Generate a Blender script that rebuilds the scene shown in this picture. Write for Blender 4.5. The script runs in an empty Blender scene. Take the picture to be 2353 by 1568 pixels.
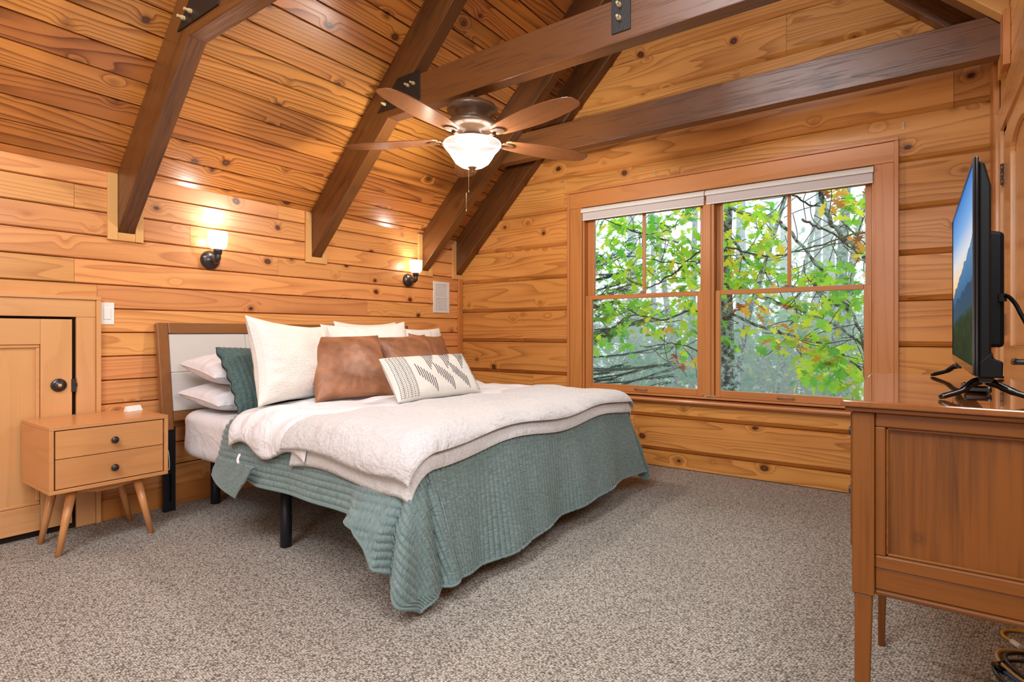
import bpy, bmesh, math, random
import numpy as np
from mathutils import Vector, Matrix
random.seed(7)
rng = np.random.default_rng(7)
sc = bpy.context.scene
COL = sc.collection
PI = math.pi

# ------------------------------------------------------------------ camera, world, lights, exposure
cam_d = bpy.data.cameras.new('camera')
cam = bpy.data.objects.new('camera', cam_d); COL.objects.link(cam)
cam.location = (3.710, -4.283, 1.060)
cam.rotation_euler = (PI/2, 0, 0.62417)
cam_d.sensor_width = 36.0; cam_d.lens = 1289.2/2353*36; cam_d.shift_y = -19.7/2353
cam_d.clip_start = 0.02; cam_d.clip_end = 200
sc.camera = cam
sc.view_settings.view_transform = 'Standard'; sc.view_settings.look = 'None'
sc.view_settings.gamma = 1.0; sc.view_settings.use_curve_mapping = False
sc.view_settings.exposure = 0.40
sc.cycles.use_denoising = True
sc.cycles.max_bounces = 7; sc.cycles.diffuse_bounces = 3; sc.cycles.glossy_bounces = 3
sc.cycles.transparent_max_bounces = 12; sc.cycles.volume_bounces = 1; sc.cycles.use_adaptive_sampling = True; sc.cycles.adaptive_threshold = .02
sc.cycles.caustics_reflective = False; sc.cycles.caustics_refractive = False
sc.cycles.sample_clamp_indirect = 4.0

w = bpy.data.worlds.new('overcast_sky'); sc.world = w; w.use_nodes = True
bg = w.node_tree.nodes['Background']
bg.inputs[0].default_value = (0.80, 0.92, 1.0, 1); bg.inputs[1].default_value = 1.5

def area(name, loc, target, sx, sy, power, col):
    d = bpy.data.lights.new(name, 'AREA'); d.shape = 'RECTANGLE'; d.size = sx; d.size_y = sy
    d.energy = power; d.color = col
    o = bpy.data.objects.new(name, d); COL.objects.link(o); o.location = loc
    o.rotation_euler = (Vector(target)-Vector(loc)).to_track_quat('-Z', 'Y').to_euler()
    return o
area('rear_ridge_fill', (2.5, -6.0, 3.95), (2.0, -2.2, 0.2), 1.5, .9, 74, (.86, .93, 1))  # added soft fill high behind the camera, no fixture of the room
area('ridge_fill', (2.55, -4.3, 4.05), (2.3, -2.9, 0.0), 1.1, 2.6, 74, (.88, .94, 1))  # unseen fill under the ridge, evens out the room from above
area('rear_right_fill', (3.55, -6.3, 1.8), (1.6, -2.0, 0.5), .8, 2.0, 26, (.88, .94, 1))  # added fill from behind the camera, not a lamp in another room
area('right_side_fill', (4.03, -3.35, 2.0), (0.8, -2.3, 0.7), 1.5, .9, 46, (.88, .94, 1))  # invented source by the right wall, brightens the quilt at the bed's foot
sd = bpy.data.lights.new('soft_daylight', 'SUN'); sd.energy = 5; sd.angle = math.radians(45); sd.color = (.92, .97, 1)
sun = bpy.data.objects.new('soft_daylight', sd); COL.objects.link(sun); sun.rotation_euler = Vector((-.15, -1, -.55)).to_track_quat('-Z', 'Y').to_euler()

# ------------------------------------------------------------------ helpers
class MB:
    """collects geometry in world coordinates"""
    def __init__(s): s.v = []; s.f = []; s.sm = []
    def add(s, vs, fs, smooth=False):
        n = len(s.v); s.v += [tuple(map(float, p)) for p in vs]
        s.f += [tuple(i+n for i in f) for f in fs]; s.sm += [smooth]*len(fs); return s
    def box(s, a, b, M=None):
        x0, y0, z0 = [min(a[i], b[i]) for i in range(3)]; x1, y1, z1 = [max(a[i], b[i]) for i in range(3)]
        vs = [(x0,y0,z0),(x1,y0,z0),(x1,y1,z0),(x0,y1,z0),(x0,y0,z1),(x1,y0,z1),(x1,y1,z1),(x0,y1,z1)]
        if M is not None: vs = [M @ Vector(p) for p in vs]
        return s.add(vs, [(3,2,1,0),(4,5,6,7),(0,1,5,4),(1,2,6,5),(2,3,7,6),(3,0,4,7)])
    def prism(s, poly, ax, a, b):
        """poly: 2-D outline in the two other axes (in x,y,z order), extruded along axis ax from a to b"""
        def P(p, t): q = list(p); q.insert(ax, t); return q
        n = len(poly); vs = [P(p, a) for p in poly]+[P(p, b) for p in poly]
        fs = [tuple(range(n)), tuple(range(2*n-1, n-1, -1))]+[(i, i+n, (i+1) % n+n, (i+1) % n) for i in range(n)]
        s.add(vs, fs); return s
    def lathe(s, prof, seg=32, M=None, smooth=True, cap=False):
        vs = []; fs = []
        for r, z in prof:
            for k in range(seg):
                t = 2*PI*k/seg; vs.append((r*math.cos(t), r*math.sin(t), z))
        for i in range(len(prof)-1):
            for k in range(seg):
                a = i*seg+k; b = i*seg+(k+1) % seg; fs.append((a, b, b+seg, a+seg))
        if cap:
            fs.append(tuple(range(seg-1, -1, -1))); m = (len(prof)-1)*seg; fs.append(tuple(range(m, m+seg)))
        if M is not None: vs = [M @ Vector(p) for p in vs]
        return s.add(vs, fs, smooth)
    def tube(s, pts, r, seg=10, smooth=True, cap=True):
        pts = [Vector(p) for p in pts]; n = len(pts); rr = r if hasattr(r, '__len__') else [r]*n
        vs = []; up = None
        for i, p in enumerate(pts):
            d = (pts[min(i+1, n-1)]-pts[max(i-1, 0)]).normalized()
            if up is None:
                up = Vector((0, 0, 1)) if abs(d.z) < .9 else Vector((1, 0, 0))
            a = (up-d*up.dot(d)).normalized(); b = d.cross(a); up = a
            for k in range(seg):
                t = 2*PI*k/seg; vs.append(p+(a*math.cos(t)+b*math.sin(t))*rr[i])
        fs = [(i*seg+k, i*seg+(k+1) % seg, (i+1)*seg+(k+1) % seg, (i+1)*seg+k) for i in range(n-1) for k in range(seg)]
        s.add(vs, fs, smooth)
        if cap:
            m = len(s.v)-n*seg; s.f += [tuple(m+k for k in range(seg-1, -1, -1)), tuple(m+(n-1)*seg+k for k in range(seg))]; s.sm += [False]*2
        return s
    def build(s, name, m, parent=None, bevel=0, origin=None, fix=True, seg=2):
        V = np.array(s.v)
        if parent is not None:
            o0 = np.array(world_loc(parent))
        elif origin is not None: o0 = np.array(origin, float)
        else:
            lo, hi = V.min(0), V.max(0); o0 = np.array([(lo[0]+hi[0])/2, (lo[1]+hi[1])/2, lo[2]])
        me = bpy.data.meshes.new(name); me.from_pydata((V-o0).tolist(), [], s.f)
        me.polygons.foreach_set('use_smooth', s.sm)
        if fix:
            bm = bmesh.new(); bm.from_mesh(me); bmesh.ops.recalc_face_normals(bm, faces=bm.faces); bm.to_mesh(me); bm.free()
        me.materials.append(m); me.update()
        o = bpy.data.objects.new(name, me); COL.objects.link(o)
        if parent is not None: o.parent = parent
        else: o.location = o0
        if bevel:
            b = o.modifiers.new('bevel', 'BEVEL'); b.width = bevel; b.segments = seg; b.limit_method = 'ANGLE'; b.angle_limit = .6
        return o
def world_loc(o):
    p = Vector((0, 0, 0))
    while o is not None: p = p+Vector(o.location); o = o.parent
    return p
def smooth_curve(pts, n=8):
    """Catmull-Rom through pts"""
    P = [Vector(p) for p in pts]; P = [P[0]*2-P[1]]+P+[P[-1]*2-P[-2]]; out = []
    for i in range(1, len(P)-2):
        for k in range(n):
            t = k/n; a, b, c, d = P[i-1:i+3]
            out.append(.5*((2*b)+(c-a)*t+(2*a-5*b+4*c-d)*t*t+(3*b-a-3*c+d)*t**3))
    out.append(P[-2]); return out
def tag(o, label=None, cat=None, group=None, kind=None):
    if label: o['label'] = label
    if cat: o['category'] = cat
    if group: o['group'] = group
    if kind: o['kind'] = kind
    return o
def thing(name, label, cat, loc, group=None):
    o = bpy.data.objects.new(name, None); COL.objects.link(o); o.location = loc; o.empty_display_size = .1
    return tag(o, label, cat, group)
def structure(o): o['kind'] = 'structure'; return o
def copy_tree(o, loc=None, parent=None):
    c = o.copy(); COL.objects.link(c)
    if parent: c.parent = parent
    if loc is not None: c.location = loc
    for ch in [x for x in bpy.data.objects if x.parent == o]: copy_tree(ch, None, c)
    return c

# ------------------------------------------------------------------ materials
def nt(name):
    m = bpy.data.materials.new(name); m.use_nodes = True; t = m.node_tree
    return m, t, t.nodes['Principled BSDF'], (lambda k, **kw: mk(t, k, **kw)), (lambda a, b: t.links.new(a, b))
def mk(t, k, **kw):
    n = t.nodes.new('ShaderNode'+k)
    for a, v in kw.items():
        if a.startswith('i_'): n.inputs[int(a[2:])].default_value = v
        else: setattr(n, a, v)
    return n
def srgb(r, g, b):
    f = lambda c: (c/255/12.92) if c/255 <= .04045 else ((c/255+.055)/1.055)**2.4
    return (f(r), f(g), f(b), 1)
def plain(name, col, rough=.5, spec=.5, metal=0, coat=0, sheen=0, emit=None, es=0, bump=0, bscale=200, ior=None):
    m, t, b, N, L = nt(name)
    b.inputs['Base Color'].default_value = col; b.inputs['Roughness'].default_value = rough
    b.inputs['Metallic'].default_value = metal; b.inputs['Specular IOR Level'].default_value = spec; b.inputs['Coat Weight'].default_value = coat
    b.inputs['Coat Roughness'].default_value = .1
    b.inputs['Sheen Weight'].default_value = sheen
    if emit: b.inputs['Emission Color'].default_value = emit; b.inputs['Emission Strength'].default_value = es
    tc = N('TexCoord'); no = N('TexNoise'); no.inputs['Scale'].default_value = bscale; L(tc.outputs['Object'], no.inputs['Vector'])
    mr = N('MapRange'); mr.inputs[3].default_value = .9; mr.inputs[4].default_value = 1.08; L(no.outputs[0], mr.inputs[0])
    hs = N('HueSaturation'); hs.inputs['Color'].default_value = col; L(mr.outputs[0], hs.inputs['Value']); L(hs.outputs[0], b.inputs['Base Color'])
    if bump:
        bp = N('Bump'); bp.inputs['Strength'].default_value = bump; bp.inputs['Distance'].default_value = .002
        L(no.outputs[0], bp.inputs['Height']); L(bp.outputs[0], b.inputs['Normal'])
    return m
def wood(name, light, dark, knot=(.05, .015, .006, 1), axis=0, freq=5.0, warp=6.0, contrast=.75, kscale=4.6, kamt=1.0,
         rough=.38, tint=.16, coat=.25, fibre=.25, bump=.15, stain=.0, xs=.42, fsc=170, crough=.16, spec=.5):
    """procedural timber; grain runs along the object's own axis number `axis`"""
    m, t, b, N, L = nt(name)
    def math_(op, a, c=None, d=None, clamp=False):
        n = N('Math', operation=op); n.use_clamp = clamp
        for i, x in enumerate((a, c, d)):
            if x is None: continue
            if isinstance(x, (int, float)): n.inputs[i].default_value = x
            else: L(x, n.inputs[i])
        return n.outputs[0]
    tc = N('TexCoord'); oi = N('ObjectInfo')
    sp = N('SeparateXYZ'); L(tc.outputs['Object'], sp.inputs[0])
    ax = [sp.outputs[i] for i in range(3)]; X = ax[axis]; Y, Z = [ax[i] for i in range(3) if i != axis]
    R = oi.outputs['Random']
    X2 = math_('MULTIPLY_ADD', R, 37.0, X); Y2 = math_('MULTIPLY_ADD', R, 11.3, Y); Z2 = math_('MULTIPLY_ADD', R, 5.7, Z)
    def vec(a, c, d, sx, sy, sz):
        v = N('CombineXYZ'); L(math_('MULTIPLY', a, sx), v.inputs[0]); L(math_('MULTIPLY', c, sy), v.inputs[1]); L(math_('MULTIPLY', d, sz), v.inputs[2]); return v.outputs[0]
    n1 = N('TexNoise'); n1.inputs['Scale'].default_value = 1; n1.inputs['Detail'].default_value = 1.5; n1.inputs['Roughness'].default_value = .4
    L(vec(X2, Y2, Z2, xs, 5.0, 5.0), n1.inputs['Vector'])
    # knots
    nw = N('TexNoise'); nw.inputs['Scale'].default_value = 14; L(vec(X2, Y2, Z2, 1, 1, 1), nw.inputs['Vector'])
    vv = N('TexVoronoi'); vv.inputs['Scale'].default_value = kscale
    va = N('VectorMath', operation='MULTIPLY_ADD'); L(nw.outputs['Color'], va.inputs[0]); va.inputs[1].default_value = (.022, .012, .012)
    L(vec(X2, Y2, Z2, .8, 1, 1), va.inputs[2]); L(va.outputs[0], vv.inputs['Vector'])
    d = vv.outputs['Distance']
    halo = N('MapRange', interpolation_type='SMOOTHERSTEP'); L(d, halo.inputs[0])
    halo.inputs[1].default_value = .0; halo.inputs[2].default_value = .34; halo.inputs[3].default_value = 1; halo.inputs[4].default_value = 0
    kn = N('MapRange', interpolation_type='SMOOTHSTEP'); L(d, kn.inputs[0])
    kn.inputs[1].default_value = .075; kn.inputs[2].default_value = .115; kn.inputs[3].default_value = kamt; kn.inputs[4].default_value = 0
    F = math_('MULTIPLY_ADD', n1.outputs[0], warp, math_('MULTIPLY', Y2, freq))
    F = math_('MULTIPLY_ADD', halo.outputs[0], 1.1*kamt, F)
    fr = math_('FRACT', math_('MULTIPLY', F, 1.5))
    ring = math_('POWER', fr, 2.6)                      # early wood fades, late wood ends sharply
    rr = N('MapRange', interpolation_type='SMOOTHSTEP'); L(fr, rr.inputs[0]); rr.inputs[1].default_value = 1.0; rr.inputs[2].default_value = .93; rr.inputs[3].default_value = 0; rr.inputs[4].default_value = 1
    ring = math_('MULTIPLY', ring, rr.outputs[0])
    fb = N('TexNoise'); fb.inputs['Scale'].default_value = 1; fb.inputs['Detail'].default_value = 3; L(vec(X2, Y2, Z2, 4, fsc, fsc), fb.inputs['Vector'])
    fibv = math_('MULTIPLY', math_('SUBTRACT', fb.outputs[0], .5), fibre)
    lo = N('TexNoise'); lo.inputs['Scale'].default_value = 1; lo.inputs['Detail'].default_value = 3; L(vec(X2, Y2, Z2, 1.3, 4, 4), lo.inputs['Vector'])
    lov = math_('MULTIPLY', math_('SUBTRACT', lo.outputs[0], .5), .8+stain)
    fac = math_('ADD', math_('ADD', math_('MULTIPLY', ring, contrast), fibv), lov, clamp=True)
    mx = N('Mix', data_type='RGBA'); L(fac, mx.inputs[0]); mx.inputs[6].default_value = light; mx.inputs[7].default_value = dark
    # ring of darker wood round each knot, then the knot
    kr = N('MapRange', interpolation_type='SMOOTHSTEP'); L(d, kr.inputs[0]); kr.inputs[1].default_value = .09; kr.inputs[2].default_value = .20; kr.inputs[3].default_value = .6*kamt; kr.inputs[4].default_value = 0
    m1 = N('Mix', data_type='RGBA'); L(kr.outputs[0], m1.inputs[0]); L(mx.outputs[2], m1.inputs[6]); m1.inputs[7].default_value = dark
    m2 = N('Mix', data_type='RGBA'); L(kn.outputs[0], m2.inputs[0]); L(m1.outputs[2], m2.inputs[6]); kc = N('ValToRGB'); L(d, kc.inputs[0]); kc.color_ramp.elements[0].position = .0; kc.color_ramp.elements[0].color = srgb(128, 70, 34); kc.color_ramp.elements[1].position = .085; kc.color_ramp.elements[1].color = srgb(62, 28, 12); L(kc.outputs[0], m2.inputs[7])
    hs = N('HueSaturation'); L(m2.outputs[2], hs.inputs['Color'])
    wn = N('TexWhiteNoise', noise_dimensions='1D'); L(R, wn.inputs['W'])
    L(math_('MULTIPLY_ADD', wn.outputs['Value'], 2*tint, 1-tint), hs.inputs['Value'])
    L(math_('MULTIPLY_ADD', math_('FRACT', math_('MULTIPLY', R, 7.13)), -.014*tint/.16, .507), hs.inputs['Hue'])
    L(hs.outputs[0], b.inputs['Base Color'])
    L(math_('MULTIPLY_ADD', fac, .12, rough-.05), b.inputs['Roughness'])
    b.inputs['Coat Weight'].default_value = coat; b.inputs['Coat Roughness'].default_value = crough; b.inputs['Specular IOR Level'].default_value = spec
    bp = N('Bump'); bp.inputs['Strength'].default_value = bump; bp.inputs['Distance'].default_value = .002
    L(math_('SUBTRACT', 1.0, fac), bp.inputs['Height']); L(bp.outputs[0], b.inputs['Normal'])
    return m

PINE_L, PINE_D = srgb(240, 172, 104), srgb(196, 112, 48)
M_wall = wood('pine_wall_board', srgb(226, 157, 94), srgb(162, 88, 40), contrast=.58, freq=9, warp=9, tint=.14, kscale=5.0, fibre=.5)
M_ceil = wood('pine_ceiling_board', srgb(210, 137, 66), srgb(116, 56, 16), contrast=1.0, freq=16, warp=10, tint=.15, kscale=4.6, kamt=.9, fibre=.45, rough=.36, coat=.3, crough=.28)
M_log = wood('pine_log', srgb(216, 145, 76), srgb(146, 78, 28), contrast=.7, freq=10, warp=9, tint=.09, kscale=4.4, fibre=.6, rough=.5, coat=.06, spec=.3, stain=.4)
M_beam = wood('dark_stained_timber_x', srgb(110, 64, 30), srgb(38, 18, 8), contrast=.35, freq=22, warp=5, tint=.05, kscale=3, kamt=.4, fibre=1.6, rough=.42, coat=.2, bump=1.0, stain=.5, axis=0, fsc=75, crough=.3)
M_trim = {a: wood('fir_trim_%d' % a, srgb(200, 126, 68), srgb(152, 82, 34), contrast=.35, freq=9, warp=4, tint=.05, kscale=2, kamt=0, fibre=.4, rough=.45, coat=.08, axis=a) for a in range(3)}
M_door = {a: wood('maple_door_%d' % a, srgb(220, 160, 108), srgb(184, 118, 70), contrast=.25, freq=7, warp=5, tint=.03, kscale=2, kamt=0, fibre=.25, rough=.3, coat=.4, axis=a) for a in range(3)}
M_light = {a: wood('pale_pine_%d' % a, srgb(222, 164, 100), srgb(186, 120, 64), contrast=.35, freq=8, warp=5, tint=.04, kscale=3, kamt=.6, fibre=.2, rough=.4, coat=.2, axis=a) for a in range(3)}
M_ns = {a: wood('acorn_veneer_%d' % a, srgb(214, 146, 94), srgb(176, 106, 60), contrast=.3, freq=12, warp=5, tint=.03, kscale=2, kamt=0, fibre=.45, rough=.38, coat=.2, axis=a) for a in range(3)}
M_dr = {a: wood('antique_maple_%d' % a, srgb(118, 66, 26), srgb(46, 22, 8), contrast=.25, freq=6, warp=5, tint=.03, kscale=11, kamt=.25, fibre=1.1, rough=.42, coat=.08, spec=.3, fsc=110, axis=a, stain=.8) for a in range(3)}
M_hb = {a: wood('walnut_headboard_%d' % a, srgb(138, 84, 44), srgb(96, 54, 26), contrast=.3, freq=10, warp=4, tint=.03, kscale=2, kamt=0, fibre=.4, rough=.32, coat=.4, axis=a) for a in range(3)}
M_top = wood('glossy_dresser_top', srgb(128, 72, 38), srgb(80, 40, 18), contrast=.3, freq=8, warp=4, tint=.02, kscale=2, kamt=0, fibre=.5, rough=.12, coat=1, axis=1, bump=.01, crough=.02)
M_dark_gap = plain('dark_gap', srgb(40, 22, 12), .9)
M_black = plain('black_metal', srgb(26, 28, 34), .4, .3)
M_steel = plain('blackened_steel', srgb(30, 24, 20), .5, .5, bump=.5, bscale=60)
M_zinc = plain('zinc_bolt', srgb(205, 180, 130), .35, .8)
M_bronze = plain('oil_rubbed_bronze', srgb(92, 66, 46), .32, .75)
M_orb = plain('dark_bronze', srgb(48, 40, 40), .25, .6)
M_plaster = plain('rear_wall_paint', srgb(214, 190, 160), .8)
M_white = plain('white_plastic', srgb(240, 238, 232), .35)
M_vent = plain('painted_vent', srgb(236, 234, 232), .4)
M_nickel = plain('aged_nickel', srgb(150, 130, 108), .35, .8)
M_tvb = plain('black_tv_plastic', srgb(12, 12, 13), .5, spec=.12)
M_gloss = plain('glossy_black', srgb(9, 9, 11), .1, spec=.4)
def opal(name, strength):
    m, t, b, N, L = nt(name); b.inputs['Base Color'].default_value = (.85, .84, .80, 1); b.inputs['Roughness'].default_value = .2
    b.inputs['Emission Color'].default_value = (1, .96, .90, 1)
    lw = N('LayerWeight'); lw.inputs[0].default_value = .35; mr = N('MapRange'); L(lw.outputs['Facing'], mr.inputs[0]); mr.inputs[3].default_value = strength; mr.inputs[4].default_value = strength*.55; L(mr.outputs[0], b.inputs['Emission Strength'])
    tr = N('BsdfTransparent'); tr.inputs[0].default_value = (1, .95, .88, 1); mx = N('MixShader'); mx.inputs[0].default_value = .45; L(b.outputs[0], mx.inputs[1]); L(tr.outputs[0], mx.inputs[2]); L(mx.outputs[0], t.nodes['Material Output'].inputs[0]); return m
M_opal = opal('opal_glass_lit', .95); M_bulbcup = opal('opal_cup_lit', 1.3)
def lamp(loc, power, r):
    d = bpy.data.lights.new('bulb', 'POINT'); d.energy = power; d.shadow_soft_size = r; d.color = (1, .96, .91)
    o = bpy.data.objects.new('bulb', d); COL.objects.link(o); o.location = loc

def fabric(name, col, scale=900, bump=.4, rough=.85, sheen=.15, var=.08, wrinkle=0, uv=False, wsc=9):
    m, t, b, N, L = nt(name)
    tc = N('TexCoord'); n = N('TexNoise'); n.inputs['Scale'].default_value = scale; L(tc.outputs['Object'], n.inputs['Vector'])
    n2 = N('TexNoise'); n2.inputs['Scale'].default_value = wsc; n2.inputs['Detail'].default_value = 3; n2.inputs['Distortion'].default_value = 1.2; L(tc.outputs['Object'], n2.inputs['Vector'])
    hs = N('HueSaturation'); hs.inputs['Color'].default_value = col
    mr = N('MapRange'); mr.inputs[3].default_value = 1-var; mr.inputs[4].default_value = 1+var; L(n.outputs[0], mr.inputs[0]); L(mr.outputs[0], hs.inputs['Value'])
    L(hs.outputs[0], b.inputs['Base Color']); b.inputs['Roughness'].default_value = rough; b.inputs['Sheen Weight'].default_value = sheen
    b1 = N('Bump'); b1.inputs['Strength'].default_value = bump; b1.inputs['Distance'].default_value = max(.001, .3/scale); L(n.outputs[0], b1.inputs['Height'])
    if wrinkle:
        b2 = N('Bump'); b2.inputs['Strength'].default_value = wrinkle; b2.inputs['Distance'].default_value = .03
        L(n2.outputs[0], b2.inputs['Height']); L(b1.outputs[0], b2.inputs['Normal']); L(b2.outputs[0], b.inputs['Normal'])
    else: L(b1.outputs[0], b.inputs['Normal'])
    return m
M_sheet = fabric('white_cotton', srgb(228, 224, 226), wrinkle=.6, wsc=6)
M_duvet = fabric('white_duvet', srgb(236, 234, 236), wrinkle=.7, wsc=9)
M_linen = fabric('linen_upholstery', srgb(206, 200, 194), scale=500, bump=.6, var=.16)
M_fur = fabric('grey_plush', srgb(206, 202, 201), scale=90, bump=1.0, var=.22, sheen=.4, wrinkle=.6, wsc=9)

def carpet():
    m, t, b, N, L = nt('loop_carpet')
    tc = N('TexCoord'); mp = N('Mapping'); mp.inputs['Scale'].default_value = (1, 1.25, 1); mp.inputs['Rotation'].default_value = (0, 0, .12); L(tc.outputs['Object'], mp.inputs['Vector'])
    v = N('TexVoronoi'); v.inputs['Scale'].default_value = 118; v.inputs['Randomness'].default_value = .62; L(mp.outputs[0], v.inputs['Vector'])
    n = N('TexNoise'); n.inputs['Scale'].default_value = 55; n.inputs['Detail'].default_value = 3; L(tc.outputs['Object'], n.inputs['Vector'])
    lo = N('TexNoise'); lo.inputs['Scale'].default_value = 1.6; lo.inputs['Detail'].default_value = 2; L(tc.outputs['Object'], lo.inputs['Vector'])
    r = N('ValToRGB'); r.color_ramp.elements[0].position = .12; r.color_ramp.elements[0].color = srgb(210, 202, 190)
    r.color_ramp.elements[1].position = .78; r.color_ramp.elements[1].color = srgb(82, 73, 64)
    L(v.outputs['Distance'], r.inputs[0])
    hs = N('HueSaturation'); L(r.outputs[0], hs.inputs['Color'])
    a = N('Math', operation='MULTIPLY_ADD'); L(n.outputs[0], a.inputs[0]); a.inputs[1].default_value = .9; a.inputs[2].default_value = .45
    c = N('Math', operation='MULTIPLY_ADD'); L(lo.outputs[0], c.inputs[0]); c.inputs[1].default_value = .25; L(a.outputs[0], c.inputs[2])
    L(c.outputs[0], hs.inputs['Value']); L(hs.outputs[0], b.inputs['Base Color']); b.inputs['Roughness'].default_value = .95
    bp = N('Bump'); bp.invert = True; bp.inputs['Strength'].default_value = .7; bp.inputs['Distance'].default_value = .004
    L(v.outputs['Distance'], bp.inputs['Height']); L(bp.outputs[0], b.inputs['Normal'])
    return m
M_carpet = carpet()

def quilt_mat(nm='green_quilted_velvet', ca=srgb(92, 113, 112), cb=srgb(134, 155, 153)):
    m, t, b, N, L = nt(nm)
    tc = N('TexCoord'); mp = N('Mapping'); mp.inputs['Scale'].default_value = (34, 95, 1); L(tc.outputs['UV'], mp.inputs['Vector'])
    n = N('TexNoise'); n.inputs['Scale'].default_value = 1; n.inputs['Detail'].default_value = 3; n.inputs['Distortion'].default_value = .6; L(mp.outputs[0], n.inputs['Vector'])
    n2 = N('TexNoise'); n2.inputs['Scale'].default_value = 6; n2.inputs['Detail'].default_value = 3; L(tc.outputs['Object'], n2.inputs['Vector'])
    w_ = N('TexWave', wave_type='BANDS', bands_direction='X'); w_.inputs['Scale'].default_value = 1; w_.inputs['Distortion'].default_value = 0
    r = N('ValToRGB'); r.color_ramp.elements[0].position = .2; r.color_ramp.elements[0].color = ca
    r.color_ramp.elements[1].position = .8; r.color_ramp.elements[1].color = cb; L(n.outputs[0], r.inputs[0])
    mx = N('Mix', data_type='RGBA', blend_type='MULTIPLY'); mx.inputs[0].default_value = .5; L(r.outputs[0], mx.inputs[6])
    r2 = N('ValToRGB'); r2.color_ramp.elements[0].position = .3; r2.color_ramp.elements[0].color = (.7, .75, .75, 1); r2.color_ramp.elements[1].position = .7; L(n2.outputs[0], r2.inputs[0]); L(r2.outputs[0], mx.inputs[7])
    L(mx.outputs[2], b.inputs['Base Color']); b.inputs['Roughness'].default_value = .75; b.inputs['Sheen Weight'].default_value = .6; b.inputs['Sheen Roughness'].default_value = .35
    bp = N('Bump'); bp.inputs['Strength'].default_value = .8; bp.inputs['Distance'].default_value = .006; L(n.outputs[0], bp.inputs['Height']); L(bp.outputs[0], b.inputs['Normal'])
    return m
M_quilt = quilt_mat(); M_sham = quilt_mat('dark_quilted_velvet', srgb(50, 72, 70), srgb(84, 110, 106))
def leather():
    m, t, b, N, L = nt('brown_leather')
    tc = N('TexCoord'); n = N('TexNoise'); n.inputs['Scale'].default_value = 9; n.inputs['Detail'].default_value = 5; L(tc.outputs['Object'], n.inputs['Vector'])
    r = N('ValToRGB'); r.color_ramp.elements[0].position = .3; r.color_ramp.elements[0].color = srgb(116, 72, 46); r.color_ramp.elements[1].position = .72; r.color_ramp.elements[1].color = srgb(172, 116, 82)
    L(n.outputs[0], r.inputs[0]); L(r.outputs[0], b.inputs['Base Color']); b.inputs['Roughness'].default_value = .46
    n2 = N('TexNoise'); n2.inputs['Scale'].default_value = 7; n2.inputs['Distortion'].default_value = 1.5; L(tc.outputs['Object'], n2.inputs['Vector'])
    bp = N('Bump'); bp.inputs['Strength'].default_value = .5; bp.inputs['Distance'].default_value = .03; L(n2.outputs[0], bp.inputs['Height']); bp.inputs['Strength'].default_value = .22; bp.inputs['Distance'].default_value = .02; L(bp.outputs[0], b.inputs['Normal'])
    return m
M_leather = leather()
def woven(name, uvx=85, uvy=85):
    m, t, b, N, L = nt(name)
    tc = N('TexCoord'); mp = N('Mapping'); mp.inputs['Scale'].default_value = (uvx, uvy, 1); L(tc.outputs['UV'], mp.inputs['Vector'])
    v = N('TexVoronoi'); v.inputs['Scale'].default_value = 1; v.inputs['Randomness'].default_value = .35; L(mp.outputs[0], v.inputs['Vector'])
    r = N('ValToRGB'); r.color_ramp.elements[0].color = srgb(242, 236, 228); r.color_ramp.elements[1].color = srgb(222, 216, 208); L(v.outputs['Distance'], r.inputs[0])
    L(r.outputs[0], b.inputs['Base Color']); b.inputs['Roughness'].default_value = .9
    bp = N('Bump'); bp.invert = True; bp.inputs['Strength'].default_value = .6; bp.inputs['Distance'].default_value = .005; L(v.outputs['Distance'], bp.inputs['Height']); L(bp.outputs[0], b.inputs['Normal'])
    return m
M_woven = woven('white_waffle_weave')
def glass_mat():
    m, t, b, N, L = nt('window_glass')
    t.nodes.remove(b); out = t.nodes['Material Output']
    tr = N('BsdfTransparent'); tr.inputs[0].default_value = (.94, .985, .97, 1); gl = N('BsdfGlossy'); gl.inputs['Roughness'].default_value = .01
    fr = N('Fresnel'); fr.inputs[0].default_value = 1.5; mx = N('MixShader'); L(fr.outputs[0], mx.inputs[0]); L(tr.outputs[0], mx.inputs[1]); L(gl.outputs[0], mx.inputs[2]); L(mx.outputs[0], out.inputs[0])
    return m
M_glass = glass_mat()

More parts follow.
